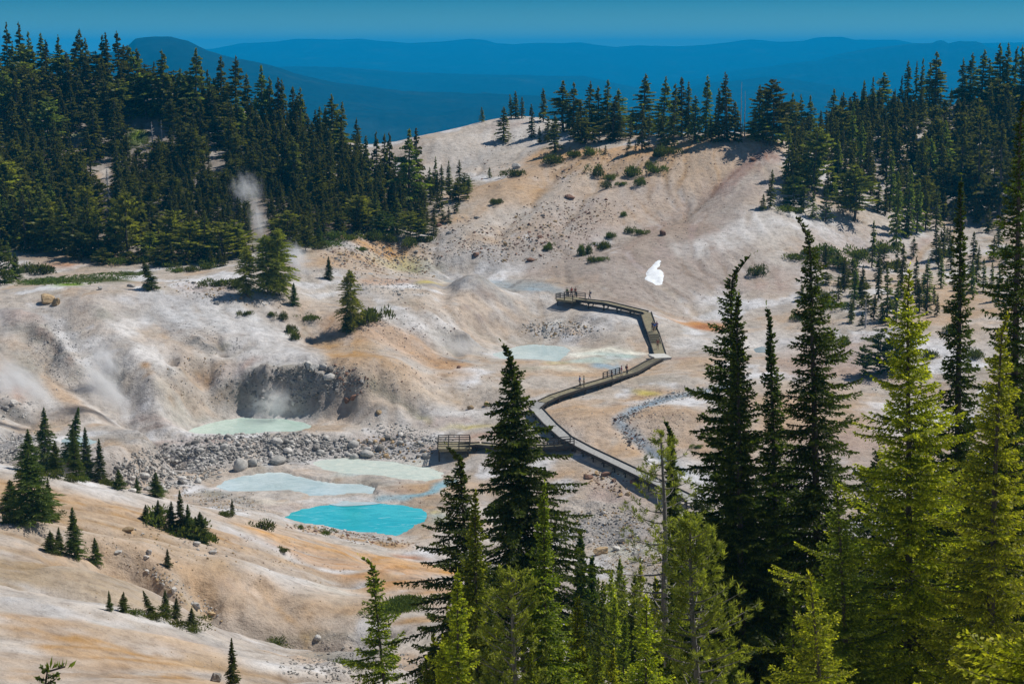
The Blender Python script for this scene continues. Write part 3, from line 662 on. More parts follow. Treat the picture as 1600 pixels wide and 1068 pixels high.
POOLINFO = {
 'mint': ((.45, .60, .52), (.56, .68, .61), 'milky mint-green hot pool under the grey cliff'),
 'pale': ((.42, .55, .58), (.56, .67, .69), 'pale milky blue pool behind the turquoise one'),
 'blue': ((.02, .40, .47), (.05, .47, .53), 'bright turquoise pool at the foot of the near slope'),
 'crust': ((.46, .54, .49), (.58, .62, .55), 'thin crusted pale pool above the tan mud bar'),
 'basin': ((.44, .57, .58), (.57, .68, .67), 'pale blue pool on the basin floor beside the mud crater'),
 'small': ((.16, .24, .28), (.24, .32, .36), 'small dark blue-grey pond right of the walkway'),
 'side': ((.30, .42, .45), (.40, .52, .53), 'small blue-grey pond among rubble below the steaming slope'),
}
def tri_fill(poly2, z, inset_rings=4):
    # ring mesh from outline to centre; outline resampled smooth
    P_ = np.array(poly2); n_ = len(P_); M = 160
    t = np.linspace(0, n_, M, endpoint=False); i = t.astype(int); f = (t - i)[:, None]
    a, b, c, d = P_[(i - 1) % n_], P_[i % n_], P_[(i + 1) % n_], P_[(i + 2) % n_]
    R = .5 * (2 * b + (-a + c) * f + (2 * a - 5 * b + 4 * c - d) * f * f + (-a + 3 * b - 3 * c + d) * f ** 3)
    return R
for k, (ca, cb, lab) in POOLINFO.items():
    R = tri_fill(POOLW[k], 0); lev = POOLS[k][1]
    cen = R.mean(0); dirv = R - cen; dirv /= np.hypot(*dirv.T)[:, None] + 1e-6
    R = R + dirv * (2.4 if k not in ('small', 'side') else 1.2)     # the sheet dips under the shore
    import bmesh
    bm = bmesh.new(); vs = [bm.verts.new((float(a), float(b), lev)) for a, b in R]
    f = bm.faces.new(vs); bmesh.ops.triangulate(bm, faces=[f]); bmesh.ops.recalc_face_normals(bm, faces=bm.faces)
    me = bpy.data.meshes.new('water'); bm.to_mesh(me); bm.free()
    if me.polygons[0].normal.z < 0: me.flip_normals()
    me.materials.append(water_mat('water_' + k, ca, cb, sc=.12 if k != 'crust' else .6, rough=.12 if k != 'crust' else .5))
    o = bpy.data.objects.new('water', me); COL.objects.link(o)
    tag(o, lab, 'pool', kind='structure')
# ------------------------------------------------------------------ foliage
def leaf_mat(name, dark, light, tipc, trans=.35, var=.25):
    m, nt, o = mat(name); n = N(nt)
    vc = n('VertexColor', layer_name='Col'); oi = n('ObjectInfo')
    sep = n('SeparateColor', {0: vc.outputs[0]})
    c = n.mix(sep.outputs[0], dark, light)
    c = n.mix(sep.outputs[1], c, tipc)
    hs = n('HueSaturation', {'Color': c, 'Hue': n('MapRange', {'Value': oi.outputs['Random'], 'To Min': .5 - .025 * var / .25, 'To Max': .5 + .012}).outputs[0],
                             'Value': n('MapRange', {'Value': oi.outputs['Random'], 'To Min': 1 - var, 'To Max': 1 + var}).outputs[0]})
    d = n('BsdfDiffuse', {'Color': hs.outputs[0], 'Roughness': .6})
    t = n('BsdfTranslucent', {'Color': n.mix(1.0, hs.outputs[0], (1.25, 1.30, .50), 'MULTIPLY')})
    g = n('BsdfGlossy', {'Color': (.5, .5, .45, 1), 'Roughness': .55})
    a = n('MixShader', {0: trans, 1: d.outputs[0], 2: t.outputs[0]})
    b = n('MixShader', {0: .035, 1: a.outputs[0], 2: g.outputs[0]})
    nt.links.new(b.outputs[0], o.inputs[0]); return m
ML_FAR = leaf_mat('foliage_dark_fir', (.024, .042, .013), (.17, .215, .045), (.42, .44, .08), .50, .5)  # pale tips over dark inner sprays: new growth plus painted-in crown light
ML_DARK = leaf_mat('foliage_hemlock', (.024, .044, .011), (.07, .11, .020), (.24, .29, .04), .45, .15)
ML_LIGHT = leaf_mat('foliage_bright_hemlock', (.09, .13, .014), (.42, .48, .034), (.88, .84, .07), .58, .15)  # tip colour: new growth, brightened to carry sunlit highlights
ML_MID = leaf_mat('foliage_mid_hemlock', (.06, .10, .015), (.22, .29, .03), (.58, .62, .06), .52, .15)
ML_PINE = leaf_mat('foliage_pine', (.08, .10, .02), (.27, .30, .05), (.60, .58, .11), .48, .2)
ML_SHRUB = leaf_mat('foliage_shrub', (.03, .05, .013), (.10, .14, .026), (.24, .28, .05), .36, .3)

def bark_mat(name, a, b):
    m, nt, o = mat(name); n = N(nt)
    tc = n('TexCoord').outputs['Object']
    mp = n('Mapping', {'Vector': tc, 'Scale': (6, 6, 1.2)})
    t = n('TexNoise', {'Vector': mp.outputs[0], 'Scale': 3, 'Detail': 5, 'Roughness': .7})
    c = n.ramp(t.outputs[0], [(.35, a), (.65, b)])
    p = n('BsdfPrincipled', {'Base Color': c, 'Roughness': .9, 'Normal': n('Bump', {'Height': t.outputs[0], 'Strength': .6, 'Distance': .05}).outputs[0]})
    nt.links.new(p.outputs[0], o.inputs[0]); return m
MB = bark_mat('bark', (.045, .038, .032), (.12, .10, .085))
MBG = bark_mat('bark_grey', (.13, .12, .11), (.30, .28, .26))
MBS = bark_mat('dead_wood', (.28, .27, .27), (.60, .58, .57))

def tube(paths, sides=6):
    """paths: list of (pts Nx3, radii N) -> one mesh"""
    V = []; F = []; off = 0
    for pts_, rad in paths:
        pts_ = np.asarray(pts_, float); n_ = len(pts_)
        T = np.gradient(pts_, axis=0); T /= np.linalg.norm(T, axis=1)[:, None] + 1e-9
        ref = np.array([0, 0, 1.0]) if abs(T[0, 2]) < .8 else np.array([1.0, 0, 0])
        A = np.cross(T, ref); A /= np.linalg.norm(A, axis=1)[:, None] + 1e-9; B = np.cross(T, A)
        th = np.arange(sides) * 2 * math.pi / sides
        ring = pts_[:, None] + np.asarray(rad)[:, None, None] * (np.cos(th)[None, :, None] * A[:, None] + np.sin(th)[None, :, None] * B[:, None])
        V.append(ring.reshape(-1, 3)); i = np.arange(n_ * sides).reshape(n_, sides) + off; j = np.roll(i, -1, 1)
        F.append(np.stack([i[:-1], j[:-1], j[1:], i[1:]], -1).reshape(-1, 4)); off += n_ * sides
    return np.concatenate(V), np.concatenate(F)

def sprays(p0, p1, w, nrm_jit, rg, shade, tip):
    """diamond-shaped needle sprays from p0 to p1; returns V, F, colours"""
    n_ = len(p0); ax = p1 - p0; L = np.linalg.norm(ax, axis=1)[:, None] + 1e-9; ax = ax / L
    r = rg.normal(size=(n_, 3)); r[:, 2] *= nrm_jit
    side = np.cross(ax, r); bad = np.linalg.norm(side, axis=1) < 1e-6; side[bad] = (1, 0, 0)
    side /= np.linalg.norm(side, axis=1)[:, None] + 1e-9
    m = p0 + (p1 - p0) * .45; w = np.asarray(w).reshape(-1, 1)
    V = np.stack([p0, m + side * w, p1, m - side * w], 1).reshape(-1, 3)
    F = np.arange(n_ * 4).reshape(n_, 4)
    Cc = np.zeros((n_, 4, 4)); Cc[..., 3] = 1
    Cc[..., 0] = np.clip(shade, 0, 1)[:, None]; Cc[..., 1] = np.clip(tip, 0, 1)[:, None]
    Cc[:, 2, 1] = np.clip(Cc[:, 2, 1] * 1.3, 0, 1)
    return V, F, Cc.reshape(-1, 4)

def profile(kind, t):
    if kind == 'slim': return np.minimum((1 - t) ** .75 * 1.1, 1) * (.75 + .25 * np.minimum(1, t * 6))
    if kind == 'hemlock': return np.minimum((1 - t) ** 1.02 * 1.4, 1) * (.7 + .3 * np.minimum(1, t * 5))
    if kind == 'broad': return np.minimum(1, ((1 - t) * 2.0)) ** .6 * (.6 + .4 * np.minimum(1, t * 3))
    if kind == 'cone': return (1 - t) ** .95 + .02
    if kind == 'column': return np.minimum(1, ((1 - t) * 2.6)) ** .8
    return 1 - t

def far_conifer(seed, kind='slim', nb=120, R=1.6, t0=.06, per=6, droop=.25, gap=.35, H=10.0, wob=.0, size=1.0):
    """a conifer 10 m tall for the middle distance: each branch a chain of needle sprays"""
    rg = np.random.default_rng(seed)
    t = t0 + (1 - t0) * np.sort(rg.random(nb)) ** .9
    az = rg.random(nb) * 2 * math.pi
    lump = 1 + gap * np.sin(az * 2 + t * 17 + seed) * .5 + gap * rg.normal(size=nb) * .45
    L = R * profile(kind, t) * np.clip(lump, .25, 1.7) + .10
    up = .35 * t - droop * (1 - t)
    P0 = []; P1 = []; W = []; SH = []; TP = []
    k = np.arange(per) / per
    for s in range(per):
        a = .12 + .88 * s / per; b = a + 1.15 / per
        for side in (-1, 0, 1):
            if s == 0 and side: continue
            f = L * a; g_ = L * min(b, 1.08) if True else 0
            zc_ = t * H + L * up * a - droop * .5 * L * a * a
            z1 = t * H + L * up * b - droop * .5 * L * b * b + rg.normal(size=nb) * .06
            aa = az + side * (.28 + .3 * rg.random(nb)); rr = np.where(side == 0, g_, f + (g_ - f) * 1.1)
            lat = side * L * .28 * (1 - .5 * a) * (.6 + .8 * rg.random(nb))
            p0 = np.stack([np.cos(az) * f, np.sin(az) * f, zc_], -1)
            p1 = np.stack([np.cos(az) * rr - np.sin(az) * lat, np.sin(az) * rr + np.cos(az) * lat, z1 - abs(side) * .05], -1)
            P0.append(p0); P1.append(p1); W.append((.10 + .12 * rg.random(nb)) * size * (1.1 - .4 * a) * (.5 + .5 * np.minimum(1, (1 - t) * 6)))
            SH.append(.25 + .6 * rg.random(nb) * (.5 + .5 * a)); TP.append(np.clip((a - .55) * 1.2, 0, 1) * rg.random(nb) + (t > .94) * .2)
    # leader
    lt = np.linspace(.9, 1.0, 7); p0 = np.stack([0 * lt, 0 * lt, lt * H - .25], -1); p1 = p0 + [0, 0, .45]
    P0.append(p0); P1.append(p1); W.append(np.full(7, .07)); SH.append(np.full(7, .5)); TP.append(np.full(7, .2))
    P0, P1 = np.concatenate(P0), np.concatenate(P1); W, SH, TP = map(np.concatenate, (W, SH, TP))
    P0[:, 0] += wob * np.sin(P0[:, 2] * .5); P1[:, 0] += wob * np.sin(P1[:, 2] * .5)
    V, F, Cc = sprays(P0, P1, W, .4, rg, SH, TP)
    zt = np.linspace(-.6, H * .97, 7)
    tv, tf = tube([(np.stack([wob * np.sin(zt * .5), 0 * zt, zt], -1), .17 * (1 - zt / H) ** .8 + .03)], 6)
    return (V, F, Cc), (tv, tf)

def near_conifer(seed, H, R, kind='hemlock', nb=240, t0=.05, droop=.55, dens=1.0, gap=.4, bend=.5, leafw=.028, leafl=.13, tipb=1.0, bare=.12, side_bias=0.0, spray_n=3):
    """a full-size conifer seen close by: branches, twigs along them, needle sprays along the twigs"""
    rg = np.random.default_rng(seed)
    t = t0 + (1 - t0) * (np.arange(nb) + rg.random(nb)) / nb; t = np.clip(t, 0, .985)
    az = np.arange(nb) * 2.39996 + rg.normal(size=nb) * .5
    lump = 1 + gap * rg.normal(size=nb) * .5
    # tiers: whorls of longer branches leave horizontal gaps
    lump *= 1 + .30 * np.sin(t * H * 2 * math.pi / (1.3 + .4 * math.sin(seed)) + seed) + .18 * np.sin(az + t * 9 + seed)
    L = np.clip(R * profile(kind, t) * np.clip(lump, .3, 1.8), .05 + .12 * np.clip((1 - t) * 8, 0, 1), None) * (1 + side_bias * np.cos(az))
    P0 = []; P1 = []; W = []; SH = []; TP = []; BR = []
    def axis(zz):
        k = np.clip((zz / H - .93) / .07, 0, 1); return bend * k ** 2, .12 * np.sin(zz * .35 + seed)
    for i in range(nb):
        l = L[i]; z0 = t[i] * H; ca, sa = math.cos(az[i]), math.sin(az[i])
        ax0, ay0 = axis(z0)
        up0 = (.55 * t[i] - .12) + rg.normal() * .08; dr = droop * (1.05 - .6 * t[i]) * (.8 + .4 * rg.random())
        ns = max(4, int(l / .066 * dens)); u = (np.arange(ns) + rg.random(ns) * .6) / ns
        # curve: rises or falls, droops in the middle, tip turns slightly up
        def cur(u_):
            r_ = l * (u_ - .06 * u_ ** 3); z_ = z0 + l * (up0 * u_ - dr * u_ ** 2 * .75 + .14 * u_ ** 4)
            yw = l * .10 * math.sin(i * 1.7) * u_ ** 2
            return np.stack([ax0 + ca * r_ - sa * yw, ay0 + sa * r_ + ca * yw, z_], -1)
        nu = 6; uu = np.linspace(0, 1, nu)
        BR.append((cur(uu), np.linspace(.006 + .009 * l, .003, nu)))
        us = u[u > bare * (0.6 if l > .8 else .1)]
        if len(us) == 0: us = u[-2:]
        base = cur(us); tip = cur(np.minimum(us + .02, 1.02)); d = tip - base; d /= np.linalg.norm(d, axis=1)[:, None] + 1e-9
        n_ = len(us)
        bs = .12 + .62 * rg.random(); tf_ = min(1.0, .45 + (1 - t[i]) * 5)
        # sprays along the axis itself
        e = base + d * leafl * 1.1 * tf_
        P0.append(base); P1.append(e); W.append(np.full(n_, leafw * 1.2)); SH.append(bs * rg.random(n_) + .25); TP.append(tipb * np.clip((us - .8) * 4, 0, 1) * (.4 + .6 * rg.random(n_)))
        # side twigs
        latd = np.stack([-d[:, 1], d[:, 0], 0 * us], -1); latd /= np.linalg.norm(latd, axis=1)[:, None] + 1e-9
        for sg in (-1, 1):
            tl = tf_ * (.10 * min(1, l / .4) + .34 * min(l, 1.5) * (1 - us) ** .7 * (.6 + .6 * rg.random(n_)))
            td = d * (.55 + .3 * rg.random((n_, 1))) + sg * latd * (.8 + .3 * rg.random((n_, 1))); td[:, 2] -= .25 + .35 * rg.random(n_) * droop
            td[:, 2] += (rg.random(n_) - .35) * .35
            td /= np.linalg.norm(td, axis=1)[:, None]
            K = spray_n
            for k in range(K):
                a = k / K; p = base + td * (tl * a)[:, None]
                dd = td + rg.normal(size=(n_, 3)) * .32; dd[:, 2] -= .12 * k
                dd /= np.linalg.norm(dd, axis=1)[:, None]
                ln = tf_ * leafl * (.8 + .5 * rg.random(n_)) * np.clip(tl / .25, .6, 1.25)
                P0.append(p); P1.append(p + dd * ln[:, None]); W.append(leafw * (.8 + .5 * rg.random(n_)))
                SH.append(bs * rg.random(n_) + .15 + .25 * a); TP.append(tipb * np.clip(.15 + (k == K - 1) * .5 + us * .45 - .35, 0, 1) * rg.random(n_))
        # fuzz on the upper side
        m_ = rg.random(n_) < .8; q_ = base[m_]; dd = d[m_] * .6 + rg.normal(size=(m_.sum(), 3)) * .5; dd[:, 2] = np.abs(dd[:, 2])
        dd /= np.linalg.norm(dd, axis=1)[:, None] + 1e-9
        P0.append(q_); P1.append(q_ + dd * leafl * .7 * tf_); W.append(np.full(len(q_), leafw)); SH.append(.3 + .6 * rg.random(len(q_))); TP.append(tipb * .7 * rg.random(len(q_)) * us[m_])
    lt = np.linspace(.93, 1.0, 16); axx, ayy = axis(lt * H)
    p0 = np.stack([axx, ayy, lt * H - .1 * bend * ((lt - .93) / .07) ** 2], -1); p1 = p0 + rg.normal(size=p0.shape) * .04 + [.04 * bend, 0, .12]
    P0.append(p0); P1.append(p1); W.append(np.full(16, leafw)); SH.append(np.full(16, .5)); TP.append(np.full(16, .6 * tipb))
    P0, P1 = np.concatenate(P0), np.concatenate(P1); W, SH, TP = map(np.concatenate, (W, SH, TP))
    V, F, Cc = sprays(P0, P1, W, .7, rg, SH, TP)
    zt = np.linspace(-1.0, H * .99, 26); ax_, ay_ = axis(zt)
    tr = tube([(np.stack([ax_, ay_, zt], -1), (.010 * H) * (1 - np.clip(zt / H, 0, 1)) ** .85 + .012)], 9)
    br = tube(BR, 3)
    return (V, F, Cc), tr, br

def pine(seed, H, R, nb=60, t0=.3, tuft=26, bl=1.0, updir=.6, nl=.16, per=6):
    """open pine: ascending limbs ending in brush-like needle tufts"""
    rg = np.random.default_rng(seed); BR = []; P0 = []; P1 = []; W = []; SH = []; TP = []
    for i in range(nb):
        t = t0 + (1 - t0) * (i + rg.random()) / nb; a = i * 2.4 + rg.normal() * .4
        l = R * (min(1, (1 - t) * 2.2) ** .7) * (.55 + .6 * rg.random()) + .2
        u = np.linspace(0, 1, 6); r_ = l * u; z_ = t * H * .97 + l * (updir * u ** 1.5 * (.6 + t * .8) - .1 * u)
        c = np.stack([np.cos(a) * r_, np.sin(a) * r_, z_], -1); c[:, :2] += np.outer(u ** 2, rg.normal(size=2)) * .15 * l
        BR.append((c, np.linspace(.02 + .012 * l, .008, 6)))
        ends = [(c[5], c[5] - c[4])] + [(c[k] + rg.normal(size=3) * [.16, .16, .10] * l ** .5, (c[k] - c[k - 1]) * .7 + rg.normal(size=3) * .12) for k in rg.integers(2, 6, per)]
        for e, d in ends:
            d = d / (np.linalg.norm(d) + 1e-9); d = d + np.array([0, 0, .5]); d /= np.linalg.norm(d)
            n_ = tuft; f = rg.random(n_)
            o_ = rg.normal(size=(n_, 3)); o_ -= np.outer(o_ @ d, d); o_ /= np.linalg.norm(o_, axis=1)[:, None] + 1e-9
            b0 = e + np.outer(f - .6, d) * .26; dd = o_ * .9 + d * (.45 + .8 * f[:, None]); dd /= np.linalg.norm(dd, axis=1)[:, None]
            P0.append(b0); P1.append(b0 + dd * nl * (.8 + .4 * rg.random((n_, 1)))); W.append(np.full(n_, .016)); SH.append(.2 + .6 * rg.random(n_)); TP.append(f * .7 * rg.random(n_))
    P0, P1 = np.concatenate(P0), np.concatenate(P1); W, SH, TP = map(np.concatenate, (W, SH, TP))
    V, F, Cc = sprays(P0, P1, W, 1, rg, SH, TP)
    zt = np.linspace(-1, H * .98, 20)
    tr = tube([(np.stack([.06 * np.sin(zt * .7), 0 * zt, zt], -1), .014 * H * (1 - np.clip(zt / H, 0, 1)) ** .8 + .02)], 8)
    return (V, F, Cc), tr, tube(BR, 4)

def shrub_mesh(seed, n=420, flat=.55, spiky=.0, leaf=.13):
    """low shrub, radius 1 m and height about 1 m at flat=1"""
    rg = np.random.default_rng(seed)
    lob = [(rg.normal() * .42, rg.normal() * .42, .35 + .4 * rg.random()) for _ in range(7)]
    P0 = []; P1 = []
    for k in range(n):
        cx_, cy_, r_ = lob[rg.integers(len(lob))]
        d = rg.normal(size=3); d[2] = abs(d[2]) * 1.1 + .1; d /= np.linalg.norm(d)
        f = r_ * (.55 + .45 * rg.random()); p = np.array([cx_, cy_, 0]) + d * f
        p[2] *= flat * 1.5
        e = p + (d * .8 + rg.normal(size=3) * .4 + [0, 0, .45 + spiky]) * leaf
        P0.append(p); P1.append(e)
    P0, P1 = np.array(P0), np.array(P1)
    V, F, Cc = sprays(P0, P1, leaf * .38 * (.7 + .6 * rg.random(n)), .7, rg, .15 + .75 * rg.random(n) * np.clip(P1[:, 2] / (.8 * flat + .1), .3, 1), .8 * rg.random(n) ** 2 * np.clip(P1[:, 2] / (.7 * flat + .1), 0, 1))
    st = []
    for k in range(7):
        cx_, cy_, r_ = lob[k]; u = np.linspace(0, 1, 4)
        st.append((np.stack([cx_ * u, cy_ * u, -.08 + r_ * u ** .7 * flat * .9], -1), np.linspace(.035, .012, 4)))
    return (V, F, Cc), tube(st, 4)

def proto(crown, trunk, lm, bm_, branches=None):
    V, F, Cc = crown
    mats = [lm]
    me_c = mesh_obj('crown', V, F, mats, colors=Cc, link=False, smooth_=False).data
    tv, tf = trunk
    me_t = mesh_obj('trunk', tv, tf, [bm_], link=False).data
    me_b = None
    if branches is not None: me_t = mesh_obj('trunk', np.concatenate([tv, branches[0]]), np.concatenate([tf, branches[1] + len(tv)]), [bm_], link=False).data
    return dict(c=me_c, t=me_t, b=me_b, raw=(V, F, Cc, tv, tf), lm=lm)

FARP = {}
FARP['slim'] = [proto(*far_conifer(s, 'slim', 130, 1.35, droop=.30), ML_FAR, MB) for s in (1, 2, 3, 4)]
FARP['hem'] = [proto(*far_conifer(s, 'hemlock', 150, 1.9, t0=.08, droop=.2, gap=.7, wob=.12), ML_FAR, MB) for s in (11, 12, 13, 14)]
FARP['broad'] = [proto(*far_conifer(s, 'broad', 120, 2.4, t0=.18, droop=.05, gap=.9, wob=.2, size=1.25), ML_FAR, MB) for s in (21, 22, 23)]
FARP['cone'] = [proto(*far_conifer(s, 'cone', 120, 2.1, t0=.02, droop=.25, gap=.35), ML_FAR, MB) for s in (31, 32, 33)]
FARP['young'] = [proto(*far_conifer(s, 'cone', 80, 1.9, t0=.0, droop=.0, gap=.4, per=4, size=1.3), ML_SHRUB, MB) for s in (41, 42)]
FARP['bushy'] = [proto(*far_conifer(s, 'broad', 110, 3.4, t0=.03, droop=.0, gap=.8, per=6, size=1.7), ML_SHRUB, MB) for s in (51, 52)]
FARP['pineb'] = [proto(*far_conifer(s, 'broad', 120, 2.6, t0=.12, droop=-.1, gap=1.0, per=5, size=1.6, wob=.3), ML_PINE, MB) for s in (61, 62)]
# mid-detail versions for trees standing on their own at 140-330 m
def midp(seed, kind, R, lm=None, **k): return proto(*far_conifer(seed, kind, 420, R, per=7, size=.55, **k), lm or ML_SHRUB, MB)
FARP['solo'] = [midp(71, 'cone', 2.0, t0=.02, gap=.5), midp(72, 'hemlock', 1.9, t0=.03, gap=.6), midp(73, 'cone', 2.3, t0=.0, gap=.5, droop=.05)]
FARP['solob'] = [midp(76, 'broad', 2.9, ML_PINE, t0=.06, gap=1.0, wob=.25), midp(77, 'broad', 2.7, ML_PINE, t0=.10, gap=.9, wob=.1)]
SHR = []
for s, fl, sp in ((1, .6, 0), (2, .8, .2), (3, .45, .5)):
    cr, st = shrub_mesh(s, 900, fl, sp, .10); SHR.append(proto(cr, st, ML_SHRUB, MB))

TREES = []   # every tree first becomes a record; the largest in the photo are single objects
def base_hit(px, by): return hit(px, by)
def rec(px, top, base, w=None, kind='slim', label=None, group=None, name='conifer_tree', cat='tree', must=False, p=None, rz=None, lean=0):
    TREES.append(dict(px=px, top=top, base=base, w=w, kind=kind, label=label, group=group, name=name, cat=cat, must=must, p=p, rz=rz, lean=lean))

def spawn(meshes, name, loc, scl, rz, lean=0, leany=0):
    e = bpy.data.objects.new(name, None); COL.objects.link(e); e.empty_display_size = .5
    e.location = loc; e.scale = scl; e.rotation_euler = (leany, lean, rz)
    for nm, me in meshes:
        if me is None: continue
        o = bpy.data.objects.new(nm, me); COL.objects.link(o); o.parent = e
    return e
# ------------------------------------------------------------------ trees of the middle distance
ORD = 'first second third fourth fifth sixth seventh eighth ninth tenth eleventh twelfth thirteenth fourteenth fifteenth sixteenth seventeenth eighteenth nineteenth twentieth twenty-first twenty-second twenty-third twenty-fourth twenty-fifth twenty-sixth twenty-seventh twenty-eighth twenty-ninth thirtieth thirty-first thirty-second thirty-third thirty-fourth thirty-fifth thirty-sixth thirty-seventh thirty-eighth thirty-ninth fortieth'.split()
def table(txt):
    for ln in txt.replace('\n', '').split(';'):
        if ln.strip():
            f, _, lab = ln.partition('|'); f = f.split()
            yield float(f[0]), float(f[1]), float(f[2]), (float(f[3]) if len(f) > 3 else None), (f[4] if len(f) > 4 else 'slim'), lab.strip() or None
LEFTSKY = """14 36 140 26 hem;36 36 135 22;49 50 140 20;66 52 140 22;74 62 142 18;96 56 150 26 hem;107 44 140 22;128 50 150 26 hem;138 60 150 22;160 56 150 26 hem;170 51 150 22;190 50 165 40 hem;203 72 160 24;215 76 165 26;238 68 185 44 hem;256 79 190 36;
285 108 190 30;307 77 200 48 hem;330 120 200 30 hem;346 89 190 30;371 89 215 46 hem;389 116 215 26;410 103 215 34 hem;423 121 220 24;435 122 225 26;446 125 225 22;459 136 232 26;469 138 235 24;500 168 240 22;520 149 250 50 hem;533 160 250 26"""
for i, (px, t, b, w_, k, _) in enumerate(table(LEFTSKY)):
    rec(px, t, b, w_, k, f'{ORD[i]} of the tall dark conifers on the left skyline, counted from the left', 'tall conifers along the left skyline', must=True)
MIDSKY = """575 213 300 20;590 206 290 18;600 210 300 18;610 208 300 20;640 203 330 46 hem;652 200 320 26"""
for i, (px, t, b, w_, k, _) in enumerate(table(MIDSKY)):
    rec(px, t, b, w_, k, f'{ORD[i]} dark conifer from the left in the cluster where the forest meets the saddle', 'conifers at the saddle', must=True)
HILLSKY = """753 168 191 8|small lone conifer at the left end of the pale hill crest;787 168 221 20|conifer with a bushy foot alone on the pale hill top;799 148 180 10|left one of the three thin conifers on the hill crest;806 143 180 12|middle one of the three thin conifers on the hill crest;815 152 180 9|right one of the three thin conifers on the hill crest;
831 163 216 12|thin conifer just left of the crest pair on the pale hill;849 138 190 13|tall thin conifer rising behind the crest pair;856 182 222 14|short conifer in front of the crest pair;867 181 238 22|conifer above the ochre rim with dense bush at its foot;843 198 224 8|tiny conifer beside the thin ones on the pale hill;
880 127 205 34 hem;897 130 208 24 hem;908 158 225 28 hem;921 128 212 24 hem;935 136 210 26 hem;948 125 210 22;958 150 220 30 hem;968 140 206 30 hem;1006 117 210 34 hem;1003 165 235 16;1037 121 212 26 hem;1052 132 225 34 cone;1065 122 214 24;1075 128 214 18;1085 150 222 24;1102 119 218 22;1122 138 220 16;1136 114 219 38 cone;1148 160 220 20;1185 134 216 26 hem;1205 126 228 44 broad;1198 152 224 34 hem;1222 160 225 22"""
k_ = 0
for px, t, b, w_, k, lab in table(HILLSKY):
    if lab is None: lab = f'{ORD[k_]} from the left of the big conifers lining the hill crest'; k_ += 1
    rec(px, t, b, w_ * (1.25 if k == 'hem' else 1.1), k, lab, 'conifers along the hill crest', must=True)
RIGHTSKY = """1236 146 225 26 hem;1252 149 226 24 hem;1268 150 228 26 hem;1300 140 215 28 hem;1316 146 220 30 hem;1350 126 196 14;1361 121 196 14;1380 114 185 40 hem;1403 119 180 10;1418 96 178 20;1430 96 172 12;1437 92 172 14;1462 82 170 40 hem;1452 100 170 22 hem;1502 92 168 24 hem;1515 84 168 34 hem;1533 79 170 36 hem;1546 92 168 26 hem;1560 69 170 36 hem;1572 68 170 24;1582 72 170 18;1594 72 175 30 hem;1610 66 175 40 hem"""
for i, (px, t, b, w_, k, _) in enumerate(table(RIGHTSKY)):
    rec(px, t, b, w_, k, f'{ORD[i]} of the tall conifers on the right-hand skyline, counted from the left', 'tall conifers along the right skyline', must=True)
RIGHTMID = """1203 266 325 16|small lone conifer on the pale slope left of the right forest;1192 304 328 14|bushy sapling at the foot of the lone conifer on the pale slope;1232 200 285 20;1238 225 300 26 hem;1247 258 300 16;1272 200 310 44 broad|broad-crowned tree at the left edge of the right forest;1290 195 240 16;1305 195 300 16;1308 225 305 26;
1335 258 345 52 broad|round-crowned tree with a bare brown trunk in the right forest;1355 220 300 30 cone;1371 285 330 22;1385 188 285 24;1390 235 330 20;1405 205 270 20;1425 195 275 22;1436 205 310 40 cone;1452 215 300 34 hem;1472 190 290 36 hem;1470 200 310 20;1330 160 245 16;1350 165 240 22;1344 190 280 20;1240 275 322 30 bushy;1255 290 330 20;
1402 270 360 22;1418 260 370 22;1432 285 365 20;1446 280 360 16;1400 280 390 26 cone;1462 290 360 18;1300 262 310 16;1318 285 320 14;1270 300 340 20 cone;1290 290 345 22 young;1500 190 320 40 hem;1530 180 330 40 hem;1560 190 340 50 hem"""
k_ = 0
for px, t, b, w_, k, lab in table(RIGHTMID):
    if lab is None: lab = 'dark conifer of middling height standing inside the right-hand forest'
    rec(px, t, b, w_, k, lab, 'conifers of the right-hand forest', must=True)
LOWRIGHT = """1362 345 418 14;1310 430 470 10;1320 405 455 14;1334 410 475 16;1346 415 480 16;1385 418 500 26 hem;1400 440 505 14;1372 410 470 12;1448 405 470 26 cone;1459 448 475 10;1430 400 460 14;1290 380 420 12;1252 445 470 12;1265 420 462 12;1410 460 512 10;1365 460 500 12;1378 475 505 12;1330 470 505 12;1536 405 455 12;1548 410 455 10;1520 410 465 12;1500 430 480 16;1470 400 450 14;1410 380 440 14;1560 415 470 16;1375 515 585 44 bushy;1395 525 580 30 bushy;1350 540 590 22 bushy"""
for px, t, b, w_, k, lab in table(LOWRIGHT):
    rec(px, t, b, w_, k, 'small conifer scattered on the pale ground below the right forest', 'small conifers below the right forest', must=True)
